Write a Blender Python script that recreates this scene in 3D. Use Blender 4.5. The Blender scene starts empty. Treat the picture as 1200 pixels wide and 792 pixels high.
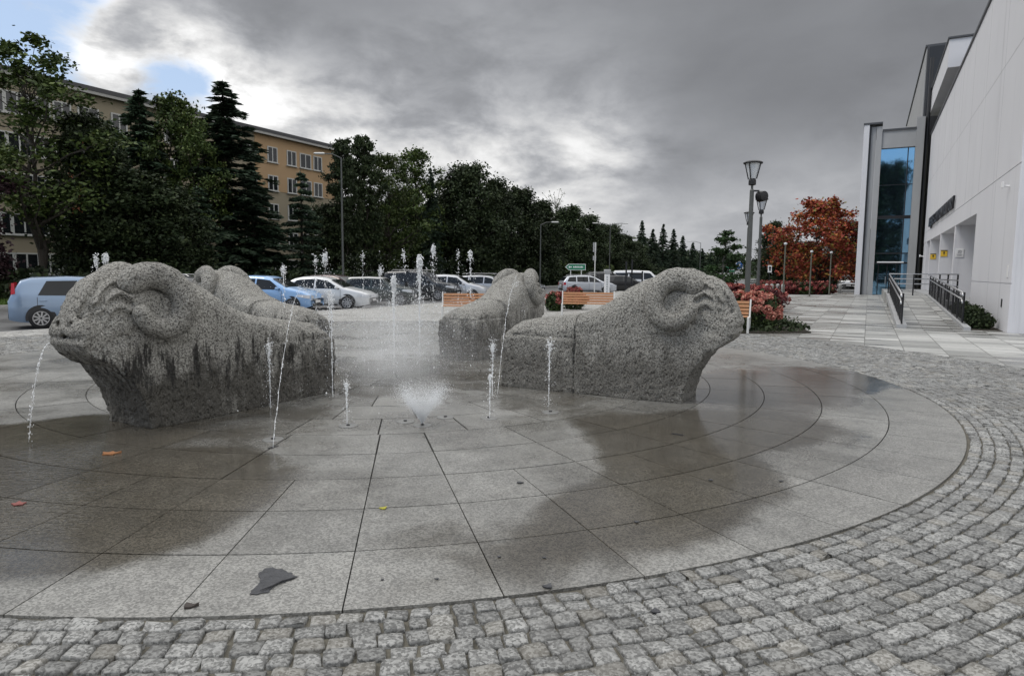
import bpy, math, random
import numpy as np
from mathutils import Vector, Matrix

# ------------------------------------------------------------------ camera, sky, sun, exposure
S = bpy.context.scene
COL = S.collection
H, F, PI_, RO = 1.65, 775.2, 0.1000, 0.0088           # eye height, focal length (px of 1200), tilt, roll
cam_d = bpy.data.cameras.new('camera'); cam = bpy.data.objects.new('camera', cam_d); COL.objects.link(cam)
cam_d.sensor_width = 36.0; cam_d.lens = F / 1200 * 36.0; cam_d.clip_start = 0.05; cam_d.clip_end = 4000
_cp, _sp, _c, _s = math.cos(PI_), math.sin(PI_), math.cos(RO), math.sin(RO)
_ul = Vector((0, _sp, _cp)); _xl = Vector((1, 0, 0)); _fw = Vector((0, _cp, -_sp))
_r = _xl * _c + _ul * _s; _u = _ul * _c - _xl * _s
cam.matrix_world = Matrix(((_r.x, _u.x, -_fw.x, 0), (_r.y, _u.y, -_fw.y, 0), (_r.z, _u.z, -_fw.z, H), (0, 0, 0, 1)))
S.camera = cam
def ray(u, v):                                         # direction seen at a pixel of the photograph (used only to measure the place)
    x = (u - 600) / F; y = -(v - 396) / F
    x, y = _c * x - _s * y, _s * x + _c * y
    return np.array([x, _cp + y * _sp, -_sp + y * _cp])
def G(u, v, z=0.0):
    d = ray(u, v); t = (z - H) / d[2]; return np.array([0, 0, H]) + d * t
def At(u, v, Y):
    d = ray(u, v); return np.array([0, 0, H]) + d * (Y / d[1])

S.view_settings.view_transform = 'Standard'; S.view_settings.look = 'None'
S.view_settings.exposure = 0.25; S.view_settings.gamma = 1.0; S.cycles.volume_bounces = 3; S.cycles.max_bounces = 8; S.view_settings.use_curve_mapping = False
SUN_EL, SUN_AZ = math.radians(56), math.radians(-112)   # azimuth from +Y towards +X
sd = bpy.data.lights.new('sun', 'SUN'); so = bpy.data.objects.new('sun', sd); COL.objects.link(so)
sd.energy = 1.0; sd.angle = math.radians(18); sd.color = (1.0, 0.95, 0.88)
_sdir = Vector((math.sin(SUN_AZ) * math.cos(SUN_EL), math.cos(SUN_AZ) * math.cos(SUN_EL), math.sin(SUN_EL)))
so.rotation_euler = _sdir.to_track_quat('Z', 'Y').to_euler()

class NT:
    """small helper that writes shader nodes as arithmetic"""
    def __init__(s, nt): s.nt = nt
    def n(s, t, **k):
        q = s.nt.nodes.new(t)
        for a, b in k.items(): setattr(q, a, b)
        return q
    def link(s, a, b): s.nt.links.new(a, b)
    def put(s, sock, v):
        if isinstance(v, bpy.types.NodeSocket): s.link(v, sock)
        elif isinstance(v, (tuple, list)) and len(v) == 3 and sock.type == 'RGBA': sock.default_value = (*v, 1)
        else: sock.default_value = v
    def m(s, op, a, b=0.0, c=0.0, clamp=False):
        q = s.n('ShaderNodeMath', operation=op, use_clamp=clamp)
        for i, v in enumerate((a, b, c)): s.put(q.inputs[i], v)
        return q.outputs[0]
    def vm(s, op, a, b=(0, 0, 0), sc=None):
        q = s.n('ShaderNodeVectorMath', operation=op); s.put(q.inputs[0], a)
        if op != 'NORMALIZE': s.put(q.inputs[1], b)
        if sc is not None: s.put(q.inputs[3], sc)
        return q.outputs[1] if op in ('DOT_PRODUCT', 'LENGTH', 'DISTANCE') else q.outputs[0]
    def step(s, x, a, b):
        q = s.n('ShaderNodeMapRange', interpolation_type='SMOOTHSTEP'); s.put(q.inputs[0], x); s.put(q.inputs[1], a); s.put(q.inputs[2], b)
        return q.outputs[0]
    def lin(s, x, a, b, c=0.0, d=1.0):
        q = s.n('ShaderNodeMapRange'); s.put(q.inputs[0], x)
        for i, v in enumerate((a, b, c, d)): s.put(q.inputs[1 + i], v)
        return q.outputs[0]
    def mix(s, f, a, b):
        q = s.n('ShaderNodeMix', data_type='RGBA'); s.put(q.inputs[0], f); s.put(q.inputs[6], a); s.put(q.inputs[7], b)
        return q.outputs[2]
    def mul(s, col, f):
        q = s.n('ShaderNodeVectorMath', operation='SCALE'); s.put(q.inputs[0], col); s.put(q.inputs[3], f); return q.outputs[0]
    def noise(s, vec, scale, detail=4.0, rough=0.55, out=0, dist=0.0):
        q = s.n('ShaderNodeTexNoise'); s.put(q.inputs['Vector'], vec); q.inputs['Scale'].default_value = scale
        q.inputs['Detail'].default_value = detail; q.inputs['Roughness'].default_value = rough; q.inputs['Distortion'].default_value = dist
        return q.outputs[out]
    def vor(s, vec, scale, feature='F1', out=0, rnd=1.0):
        q = s.n('ShaderNodeTexVoronoi', feature=feature); s.put(q.inputs['Vector'], vec); q.inputs['Scale'].default_value = scale
        q.inputs['Randomness'].default_value = rnd
        return q.outputs[out]
    def ramp(s, f, stops, interp='LINEAR'):
        q = s.n('ShaderNodeValToRGB'); q.color_ramp.interpolation = interp; e = q.color_ramp.elements
        while len(e) < len(stops): e.new(0.5)
        for x, (p, c) in zip(e, stops): x.position = p; x.color = (*c, 1)
        s.put(q.inputs[0], f); return q.outputs[0]
    def scalev(s, vec, sc):
        q = s.n('ShaderNodeMapping'); s.put(q.inputs[0], vec); q.inputs['Scale'].default_value = sc; return q.outputs[0]
    def bump(s, h, strength, dist):
        q = s.n('ShaderNodeBump'); q.inputs['Strength'].default_value = strength; q.inputs['Distance'].default_value = dist
        s.put(q.inputs['Height'], h); return q.outputs[0]

W = bpy.data.worlds.new('World'); S.world = W; W.use_nodes = True
w = NT(W.node_tree); W.node_tree.nodes.clear()
d = w.vm('NORMALIZE', w.n('ShaderNodeTexCoord').outputs['Generated'])
sky = w.n('ShaderNodeTexSky', sky_type='NISHITA'); sky.sun_disc = False; sky.sun_elevation = SUN_EL; sky.sun_rotation = SUN_AZ
sx = w.n('ShaderNodeSeparateXYZ'); w.link(d, sx.inputs[0]); dx, dy, dz = sx.outputs
cp = w.n('ShaderNodeCombineXYZ'); w.link(dx, cp.inputs[0]); w.link(dy, cp.inputs[1]); w.link(w.m('MULTIPLY', dz, 2.0), cp.inputs[2])
P = cp.outputs[0]
n_big = w.noise(P, 2.6, 5, 0.52, dist=0.25); n_mid = w.noise(w.vm('ADD', P, (3.1, 0.4, 1.7)), 6.5, 8, 0.56, dist=0.28); n_fine = w.noise(w.vm('ADD', P, (7.3, 2.1, 0)), 15.0, 8, 0.62, dist=.3)
def lobe(u, v, sig, dirv=None):
    g = ray(u, v) if dirv is None else np.array(dirv, float); g = g / np.linalg.norm(g)
    dt = w.vm('DOT_PRODUCT', d, tuple(float(q) for q in g))
    return w.m('EXPONENT', w.m('MULTIPLY', w.m('SUBTRACT', dt, 1.0), 1.0 / sig ** 2))
def lsum(L):
    t = 0.0
    for amp, *a in L: t = w.m('ADD', t, w.m('MULTIPLY', lobe(*a), amp))
    return t
SKY_BLUE = [(.50, 10, 65, .06), (.46, 110, 22, .035), (.66, 85, 118, .05), (.40, 30, 130, .05), (.60, 207, 102, .032), (.30, 165, 95, .03), (.16, 60, 70, .14), (.25, -90, 120, .10), (.9, 0, 0, .50, (-.42, -.80, .42)), (-.55, 85, 72, .035), (-.5, 130, 92, .03), (-.35, 150, 40, .05)]
SKY_BRI = [(.40, 95, 78, .05), (.40, 265, 120, .05), (.40, 335, 165, .06), (.34, 130, 25, .05), (.34, 225, 45, .035), (.10, 60, 60, .12), (.05, 300, 120, .16), (.24, 450, 185, .08), (.28, 600, 215, .07), (.26, 700, 195, .05), (.12, 560, 230, .16), (.05, 560, 150, .12), (.12, 720, 300, .20), (.10, 930, 290, .12),
           (-.07, 880, 170, .10), (-.05, 740, 60, .18), (-.06, 600, 130, .06), (-.10, 690, 222, .03), (-.07, 785, 215, .035), (-.10, 300, 150, .02), (-.06, 400, 60, .10)]
bl_ = lsum(SKY_BLUE)
blue_f = w.step(w.m('ADD', bl_, w.m('MULTIPLY', w.m('ADD', w.m('MULTIPLY', w.m('SUBTRACT', n_mid, 0.5), 2.2), w.m('MULTIPLY', w.m('SUBTRACT', n_fine, 0.5), 1.0)), w.m('MINIMUM', w.m('MULTIPLY', w.m('MAXIMUM', bl_, 0.0), 2.2), 1.0))), 0.20, 0.78)
br = lsum(SKY_BRI)
puff = w.step(n_mid, .36, .64); puff2 = w.step(n_fine, .34, .66)
lum = w.m('ADD', 0.222, w.m('MULTIPLY', br, w.m('ADD', 0.25, w.m('ADD', w.m('MULTIPLY', puff, .95), w.m('MULTIPLY', puff2, .28)))))
lum = w.m('ADD', lum, w.m('MULTIPLY', w.m('SUBTRACT', n_big, 0.5), 0.16))
lum = w.m('ADD', lum, w.m('MULTIPLY', w.m('SUBTRACT', n_mid, 0.5), 0.075))
lum = w.m('ADD', lum, w.m('MULTIPLY', w.m('SUBTRACT', n_fine, 0.5), 0.02))
hor = w.step(dz, 0.20, 0.0)
lum = w.m('ADD', lum, w.m('MULTIPLY', hor, 0.14))
lum = w.m('MINIMUM', lum, w.m('ADD', .80, w.m('MULTIPLY', lum, .12)))
away = w.m('MAXIMUM', w.m('MULTIPLY', w.step(dy, 0.50, -0.1), .62), w.step(dz, 0.375, 0.56))     # overhead and behind, the cloud is thin and bright
lum = w.m('ADD', lum, w.m('MULTIPLY', away, w.m('ADD', 0.50, w.m('MULTIPLY', n_mid, 0.80))))
ccol = w.mix(w.step(lum, 0.2, 0.7), (0.945, 0.975, 1.045), (1.0, 1.0, 1.0))
cloud = w.mul(ccol, w.m('MULTIPLY', w.m('MAXIMUM', lum, 0.1), 10.0))
bluecol = w.mix(0.6, w.mul(sky.outputs[0], 1.2), (5.2, 6.5, 8.6))
bg = w.n('ShaderNodeBackground'); w.link(w.mix(blue_f, cloud, bluecol), bg.inputs[0]); bg.inputs[1].default_value = 0.1
w.link(bg.outputs[0], w.n('ShaderNodeOutputWorld').inputs[0])

# ------------------------------------------------------------------ helpers
rng = np.random.default_rng(7); random.seed(7)
def tag(o, label=None, cat=None, group=None, kind=None):
    if label: o['label'] = label
    if cat: o['category'] = cat
    if group: o['group'] = group
    if kind: o['kind'] = kind
    return o
def empty(name, loc=(0, 0, 0), rz=0.0, **k):
    o = bpy.data.objects.new(name, None); COL.objects.link(o); o.location = loc; o.rotation_euler = (0, 0, rz); o.empty_display_size = .2
    return tag(o, **k)
def from_arrays(name, V, polys=None, quads=None, mat=None, parent=None, smooth=False, mats=None, mi=None):
    """V (n,3) array; quads (m,4) or (m,3) array, or polys a list of index lists"""
    me = bpy.data.meshes.new(name)
    V = np.asarray(V, np.float32)
    if quads is not None:
        Q = np.asarray(quads, np.int32); k = Q.shape[1]
        me.vertices.add(len(V)); me.vertices.foreach_set('co', V.ravel())
        me.loops.add(Q.size); me.loops.foreach_set('vertex_index', Q.ravel())
        me.polygons.add(len(Q)); me.polygons.foreach_set('loop_start', np.arange(0, Q.size, k, dtype=np.int32)); me.polygons.foreach_set('loop_total', np.full(len(Q), k, np.int32))
        me.update(calc_edges=True); me.validate()
    else:
        me.from_pydata(V.tolist(), [], polys); me.update()
    if smooth: me.polygons.foreach_set('use_smooth', np.ones(len(me.polygons), bool))
    for q in (mats or ([mat] if mat else [])): me.materials.append(q)
    if mi is not None: me.polygons.foreach_set('material_index', np.asarray(mi, np.int32))
    o = bpy.data.objects.new(name, me); COL.objects.link(o)
    if parent: o.parent = parent
    return o
class MB:
    """gathers shapes of one part"""
    def __init__(s): s.v = []; s.f = []; s.mi = []; s.cur = 0
    def add(s, V, Fs):
        b = len(s.v); s.v += [tuple(map(float, p)) for p in V]; s.f += [[b + i for i in f] for f in Fs]; s.mi += [s.cur] * len(Fs); return s
    def box(s, c, size, rz=0.0, bev=0.0, M=None):
        hx, hy, hz = (q / 2 for q in size); b = min(bev, hx * .9, hy * .9, hz * .9)
        if b <= 0:
            V = [(x, y, z) for x in (-hx, hx) for y in (-hy, hy) for z in (-hz, hz)]
            Fs = [(0, 1, 3, 2), (4, 6, 7, 5), (0, 4, 5, 1), (2, 3, 7, 6), (0, 2, 6, 4), (1, 5, 7, 3)]
        else:
            V = []; Fs = []
            for z, k in ((-hz, b), (-hz + b, 0), (hz - b, 0), (hz, b)):
                X, Y = hx - k, hy - k; q = b if k == 0 else 0
                for (sx_, sy_) in ((1, 1), (-1, 1), (-1, -1), (1, -1)):
                    p1, p2 = (sx_ * X, sy_ * (Y - b)), (sx_ * (X - b), sy_ * Y)
                    if sx_ * sy_ < 0: p1, p2 = p2, p1
                    V += [(*p1, z), (*p2, z)]
            for L in range(3):
                for i in range(8): j = (i + 1) % 8; Fs.append((L * 8 + i, L * 8 + j, L * 8 + 8 + j, L * 8 + 8 + i))
            Fs += [tuple(range(7, -1, -1)), tuple(range(24, 32))]
        cz, sz = math.cos(rz), math.sin(rz)
        if M is not None: V = [tuple(M @ Vector(p)) for p in V]
        V = [(cz * x - sz * y + c[0], sz * x + cz * y + c[1], z + c[2]) for x, y, z in V]
        return s.add(V, Fs)
    def tube(s, pts, r, n=8, caps=True):
        pts = [Vector(p) for p in pts]; rs = r if isinstance(r, (list, tuple)) else [r] * len(pts)
        V = []; Fs = []; t0 = (pts[1] - pts[0]).normalized(); a = t0.orthogonal().normalized()
        for i, p in enumerate(pts):
            t = (pts[min(i + 1, len(pts) - 1)] - pts[max(i - 1, 0)]).normalized()
            a = (a - t * a.dot(t)).normalized(); b = t.cross(a)
            for k in range(n): q = 2 * math.pi * k / n; V.append(p + (a * math.cos(q) + b * math.sin(q)) * rs[i])
        for i in range(len(pts) - 1):
            for k in range(n): j = (k + 1) % n; Fs.append((i * n + k, i * n + j, i * n + n + j, i * n + n + k))
        if caps: Fs += [tuple(range(n - 1, -1, -1)), tuple(range((len(pts) - 1) * n, len(pts) * n))]
        return s.add(V, Fs)
    def lathe(s, prof, n=20, c=(0, 0, 0), axis='z', a0=0.0):
        V = []; Fs = []
        for r, z in prof:
            for k in range(n):
                q = 2 * math.pi * k / n + a0; x, y = r * math.cos(q), r * math.sin(q)
                V.append((x + c[0], y + c[1], z + c[2]) if axis == 'z' else (x + c[0], z + c[1], y + c[2]))
        for i in range(len(prof) - 1):
            for k in range(n):
                j = (k + 1) % n; f = (i * n + k, i * n + j, i * n + n + j, i * n + n + k); Fs.append(f if axis == 'z' else f[::-1])
        Fs += [tuple(range(n - 1, -1, -1)), tuple(range((len(prof) - 1) * n, len(prof) * n))]
        return s.add(V, Fs)
    def prism(s, poly, z0, z1):
        n = len(poly); V = [(x, y, z0) for x, y in poly] + [(x, y, z1) for x, y in poly]
        return s.add(V, [tuple(range(n - 1, -1, -1)), tuple(range(n, 2 * n))] + [(i, (i + 1) % n, n + (i + 1) % n, n + i) for i in range(n)])
    def build(s, name, mat, parent=None, smooth=False, mats=None):
        return from_arrays(name, np.array(s.v, np.float32).reshape(-1, 3), polys=s.f, mat=mat, parent=parent, smooth=smooth, mats=mats, mi=s.mi if mats else None)
def copy_tree(o, parent=None):
    c = o.copy(); COL.objects.link(c)
    if parent: c.parent = parent
    for ch in [q for q in bpy.data.objects if q.parent == o]: copy_tree(ch, c)
    return c
def copy_thing(o, kids):                               # thing with parts (and sub-parts); kids = cached dict of children
    c = o.copy(); COL.objects.link(c)
    for ch in kids.get(o.name, []):
        q = copy_thing(ch, kids); q.parent = c
    return c
def kids_of():
    D = {}
    for q in bpy.data.objects:
        if q.parent: D.setdefault(q.parent.name, []).append(q)
    return D

def value_noise(P, seed=0):
    """smooth value noise on an (n,3) array, about -1..1"""
    i = np.floor(P).astype(np.int64); f = P - i; f = f * f * (3 - 2 * f); out = 0
    for dx_ in (0, 1):
        for dy_ in (0, 1):
            for dz_ in (0, 1):
                h = (i[..., 0] + dx_) * 374761393 + (i[..., 1] + dy_) * 668265263 + (i[..., 2] + dz_) * 2147483647 + seed * 974634777
                h = (h ^ (h >> 13)) * 1274126177; h = (h ^ (h >> 16)) & 0xffff
                out = out + (h / 32767.5 - 1) * (f[..., 0] if dx_ else 1 - f[..., 0]) * (f[..., 1] if dy_ else 1 - f[..., 1]) * (f[..., 2] if dz_ else 1 - f[..., 2])
    return out
def surface_nets(D, lo, h):
    """quads of the zero surface of a sampled distance field"""
    s = D < 0; nx, ny, nz = D.shape
    cnt = np.zeros((nx - 1, ny - 1, nz - 1), np.float32); acc = np.zeros((nx - 1, ny - 1, nz - 1, 3), np.float32)
    for ax in range(3):
        a = [slice(None)] * 3; b = [slice(None)] * 3; a[ax] = slice(0, -1); b[ax] = slice(1, None)
        A, B = D[tuple(a)], D[tuple(b)]; cr = s[tuple(a)] != s[tuple(b)]
        t = np.where(cr, A / np.where(cr, A - B, 1), 0).astype(np.float32)
        o1, o2 = [q for q in range(3) if q != ax]
        for p in (0, 1):
            for q in (0, 1):
                sl = [slice(None)] * 3
                sl[o1] = slice(p, p + D.shape[o1] - 1); sl[o2] = slice(q, q + D.shape[o2] - 1)
                c = cr[tuple(sl)]; cnt += c
                acc[..., ax] += np.where(c, t[tuple(sl)], 0); acc[..., o1] += c * p; acc[..., o2] += c * q
    act = cnt > 0; idx = np.full(act.shape, -1, np.int64); idx[act] = np.arange(act.sum())
    cell = np.argwhere(act); V = (cell + acc[act] / cnt[act][:, None]) * h + np.array(lo)
    Q = []
    for ax in range(3):
        a = [slice(1, -1)] * 3; b = [slice(1, -1)] * 3; a[ax] = slice(0, -1); b[ax] = slice(1, None)
        sa, sb = s[tuple(a)], s[tuple(b)]; e = np.argwhere(sa != sb); o = np.ones(3, int); o[ax] = 0; e = e + o
        fl = sa[sa != sb]; o1, o2 = [(1, 2), (2, 0), (0, 1)][ax]
        def at(p, q):
            g = e.copy(); g[:, o1] -= p; g[:, o2] -= q; return idx[g[:, 0], g[:, 1], g[:, 2]]
        f = np.stack([at(1, 1), at(0, 1), at(0, 0), at(1, 0)], 1); f[~fl] = f[~fl][:, ::-1]; Q.append(f)
    Q = np.concatenate(Q); return V, Q[(Q >= 0).all(1)]
def smin(a, b, k):
    h_ = np.clip(.5 + .5 * (b - a) / k, 0, 1); return b * (1 - h_) + a * h_ - k * h_ * (1 - h_)
def smax(a, b, k): return -smin(-a, -b, k)

# ------------------------------------------------------------------ materials
def mat(name, col=(.5, .5, .5), rough=.6, metal=0.0, spec=.5, **k):
    m = bpy.data.materials.new(name); m.use_nodes = True; b = m.node_tree.nodes['Principled BSDF']
    b.inputs['Base Color'].default_value = (*col, 1); b.inputs['Roughness'].default_value = rough; b.inputs['Metallic'].default_value = metal
    b.inputs['Specular IOR Level'].default_value = spec
    for a, v in k.items(): b.inputs[a.replace('_', ' ')].default_value = v
    return m
def nmat(name, **k):
    m = mat(name, **k); t = NT(m.node_tree); t.b = m.node_tree.nodes['Principled BSDF']
    t.geo = t.n('ShaderNodeNewGeometry'); t.obj = t.n('ShaderNodeTexCoord').outputs['Object']; t.pos = t.geo.outputs['Position']; t.rnd = t.geo.outputs['Random Per Island']
    t.oi = t.n('ShaderNodeObjectInfo')
    return m, t
def noisy(name, c1, c2, scale=6.0, rough=.7, bumpd=0.0, bscale=40.0, detail=5, **k):
    m, t = nmat(name, rough=rough, **k)
    t.link(t.mix(t.noise(t.obj, scale, detail, .6), c1, c2), t.b.inputs['Base Color'])
    if bumpd: t.link(t.bump(t.noise(t.obj, bscale, 4, .6), .8, bumpd), t.b.inputs['Normal'])
    return m
# ------------------------------------------------------------------ stone, wet paving
CX, CY = -1.941, 10.79                                  # middle of the fountain disc
RING = [4.272, 4.994, 5.708, 6.395, 7.100, 7.799]
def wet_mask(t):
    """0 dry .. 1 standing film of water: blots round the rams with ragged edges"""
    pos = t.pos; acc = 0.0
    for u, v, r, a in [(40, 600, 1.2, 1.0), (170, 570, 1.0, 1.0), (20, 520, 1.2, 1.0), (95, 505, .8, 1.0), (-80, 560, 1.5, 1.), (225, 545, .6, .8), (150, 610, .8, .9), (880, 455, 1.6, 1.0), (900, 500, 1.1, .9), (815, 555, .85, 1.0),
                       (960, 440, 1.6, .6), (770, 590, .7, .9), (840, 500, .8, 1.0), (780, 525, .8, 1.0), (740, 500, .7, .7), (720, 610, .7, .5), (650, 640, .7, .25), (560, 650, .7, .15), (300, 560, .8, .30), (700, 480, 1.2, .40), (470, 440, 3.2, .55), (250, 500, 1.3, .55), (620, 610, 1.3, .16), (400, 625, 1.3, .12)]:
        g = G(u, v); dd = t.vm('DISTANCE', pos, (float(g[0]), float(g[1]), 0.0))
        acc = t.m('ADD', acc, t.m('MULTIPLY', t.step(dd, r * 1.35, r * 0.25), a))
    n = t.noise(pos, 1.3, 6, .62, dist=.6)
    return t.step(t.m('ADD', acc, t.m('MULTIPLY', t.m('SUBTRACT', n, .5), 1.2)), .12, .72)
def granite(t, base=(.222, .220, .208), k=1.0, lo=.62, hi=1.30):
    s1 = t.vor(t.pos, 95.0 * k, out=1); s2 = t.noise(t.pos, 230.0 * k, 2, .6); s3 = t.noise(t.pos, 3.2, 5, .65); s4 = t.noise(t.pos, 45 * k, 3, .6)
    sp = t.n('ShaderNodeSeparateColor'); t.link(s1, sp.inputs[0])
    g = t.m('ADD', t.m('MULTIPLY', sp.outputs[0], .55), t.m('MULTIPLY', s2, .45))
    c = t.mix(t.step(g, .25, .75), tuple(q * lo for q in base), tuple(min(q * hi, .9) for q in base))
    c = t.mix(t.m('MULTIPLY', t.step(s4, .58, .75), .18), c, tuple(q * .45 for q in base))
    return t.mul(c, t.lin(s3, .3, .7, .80, 1.16)), g
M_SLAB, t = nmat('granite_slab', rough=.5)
c, g = granite(t)
c = t.mul(c, t.lin(t.rnd, 0, 1, .86, 1.10))
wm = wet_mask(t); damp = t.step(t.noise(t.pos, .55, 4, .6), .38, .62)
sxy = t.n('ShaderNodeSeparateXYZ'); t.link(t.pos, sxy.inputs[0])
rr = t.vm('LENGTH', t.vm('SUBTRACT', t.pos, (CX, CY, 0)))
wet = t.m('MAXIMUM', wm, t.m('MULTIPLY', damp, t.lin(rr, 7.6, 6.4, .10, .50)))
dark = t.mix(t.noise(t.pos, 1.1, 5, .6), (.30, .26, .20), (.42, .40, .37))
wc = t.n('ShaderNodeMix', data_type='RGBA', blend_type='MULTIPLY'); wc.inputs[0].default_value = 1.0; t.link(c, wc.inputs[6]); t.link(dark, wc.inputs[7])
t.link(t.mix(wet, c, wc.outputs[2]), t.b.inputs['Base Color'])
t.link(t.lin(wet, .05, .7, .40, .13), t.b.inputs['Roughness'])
rip = t.m('ADD', t.m('MULTIPLY', t.noise(t.scalev(t.pos, (1, 1, 1)), 17, 3, .6), 1.0), t.m('MULTIPLY', g, .12))
bs = t.n('ShaderNodeBump'); bs.inputs['Distance'].default_value = .006; gq = G(10, 570); near_ = t.step(t.vm('DISTANCE', t.pos, (float(gq[0]), float(gq[1]), 0.0)), 1.75, .5); rip = t.m('ADD', rip, t.m('MULTIPLY', near_, t.m('MULTIPLY', t.noise(t.scalev(t.pos, (1, 2.2, 1)), 13, 3, .6, dist=.8), 11.0))); t.link(rip, bs.inputs['Height']); t.link(t.lin(wet, .2, 1, .25, .13), bs.inputs['Strength']); t.link(bs.outputs[0], t.b.inputs['Normal'])
t.b.inputs['Specular IOR Level'].default_value = .5

M_SETT, t = nmat('granite_sett', rough=.62)
c, g = granite(t, (.228, .229, .222), .9, .50, 1.42)
c = t.mul(c, t.lin(t.rnd, 0, 1, .66, 1.18))
c = t.mix(t.m('MULTIPLY', t.step(t.m('FRACT', t.m('MULTIPLY', t.rnd, 7.31)), .75, .9), .18), c, (.27, .23, .16))
t.link(t.mix(t.m('MULTIPLY', t.step(t.noise(t.pos, .5, 4, .6), .5, .66), .45), c, (.12, .118, .112)), t.b.inputs['Base Color'])
t.link(t.bump(t.m('ADD', t.noise(t.pos, 60, 4, .65), t.m('MULTIPLY', g, .4)), .55, .006), t.b.inputs['Normal'])
t.link(t.lin(t.noise(t.pos, .7, 3, .6), .4, .65, .42, .70), t.b.inputs['Roughness'])
M_SAND = noisy('joint_sand', (.07, .066, .052), (.17, .158, .13), 25, .95, .004, 200)
M_JOINT = noisy('joint_dark', (.012, .012, .012), (.05, .048, .043), 8, .8)

M_PAVE, t = nmat('plaza_slabs', rough=.55)               # oblong slabs laid along the street, wet in streaks across it
mp = t.n('ShaderNodeMapping'); t.link(t.pos, mp.inputs[0]); mp.inputs['Rotation'].default_value = (0, 0, -math.atan2(.88148, .47222))
bk = t.n('ShaderNodeTexBrick'); t.link(mp.outputs[0], bk.inputs['Vector']); bk.offset = .5; bk.inputs['Scale'].default_value = 1.0; bk.inputs['Mortar Size'].default_value = .012
bk.inputs['Brick Width'].default_value = .62; bk.inputs['Row Height'].default_value = .78; bk.inputs['Bias'].default_value = 0.0; bk.inputs['Mortar Smooth'].default_value = .2
bk.inputs['Color1'].default_value = (.23, .232, .222, 1); bk.inputs['Color2'].default_value = (.49, .49, .47, 1); bk.inputs['Mortar'].default_value = (.15, .15, .14, 1)
st = t.noise(t.scalev(mp.outputs[0], (4.2, .75, 1)), 1.0, 5, .65); big = t.noise(t.pos, .22, 3, .6)
sv = t.n('ShaderNodeSeparateXYZ'); t.link(mp.outputs[0], sv.inputs[0]); row_ = t.m('FLOOR', t.m('DIVIDE', sv.outputs[1], .78)); cv_ = t.n('ShaderNodeCombineXYZ'); t.link(t.m('ADD', t.m('MULTIPLY', sv.outputs[0], 2.3), t.m('MULTIPLY', row_, 7.37)), cv_.inputs[0]); t.link(t.m('MULTIPLY', row_, 3.1), cv_.inputs[1])
st = t.m('ADD', t.m('MULTIPLY', t.noise(cv_.outputs[0], 1.0, 4, .7), .75), t.m('MULTIPLY', st, .27))
wetp = t.step(t.m('ADD', t.m('MULTIPLY', st, .85), t.m('MULTIPLY', big, .45)), .63, .72)
t.link(t.mix(t.m('MULTIPLY', wetp, .75), t.mul(bk.outputs[0], t.lin(t.noise(t.pos, 9, 4, .6), .3, .7, .88, 1.1)), (.115, .11, .098)), t.b.inputs['Base Color'])
t.link(t.lin(wetp, 0, 1, .62, .25), t.b.inputs['Roughness'])
t.link(t.bump(bk.outputs[1], .5, -.006), t.b.inputs['Normal'])
M_PALE, t = nmat('pale_setts', rough=.6)
vs = t.vor(t.pos, 7.5, 'DISTANCE_TO_EDGE'); sp = t.n('ShaderNodeSeparateColor'); t.link(t.vor(t.pos, 7.5, out=1), sp.inputs[0])
c = t.mix(sp.outputs[0], (.30, .295, .28), (.46, .455, .435))
c = t.mix(t.step(vs, .09, .02), c, (.13, .125, .11))
t.link(t.mix(t.m('MULTIPLY', t.step(t.noise(t.scalev(t.pos, (.35, 1.1, 1)), .8, 4, .6), .5, .66), .6), c, (.13, .125, .115)), t.b.inputs['Base Color'])
t.link(t.bump(vs, .5, .01), t.b.inputs['Normal'])
M_ROAD, t = nmat('asphalt', rough=.55)
t.link(t.mix(t.noise(t.pos, .6, 5, .65), (.065, .066, .068), (.15, .15, .15)), t.b.inputs['Base Color']); t.link(t.bump(t.noise(t.pos, 90, 3, .6), .5, .006), t.b.inputs['Normal'])
t.link(t.lin(t.noise(t.pos, .35, 3, .6), .4, .62, .30, .75), t.b.inputs['Roughness'])
M_SOIL = noisy('soil', (.018, .015, .011), (.055, .045, .032), 9, .95, .03, 30)
M_TURF = noisy('turf', (.020, .032, .010), (.050, .078, .020), 3, .95, .03, 30)
M_KERB = noisy('kerb_concrete', (.28, .28, .27), (.42, .41, .39), 7, .75, .004, 80)

E_A = np.array([.47222, .88148]); E_N = np.array([.88148, -.47222])          # along the street / across it to the right
P0 = np.array([14.42, 19.21])                                                  # near corner of the white building
def BW(a, n, z=0.0): p = P0 + E_A * a + E_N * n; return (float(p[0]), float(p[1]), z)
def SW(a, n, z=0.0): p = E_A * a + E_N * n; return (float(p[0]), float(p[1]), z)
ANG = math.atan2(E_A[1], E_A[0])

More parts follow.
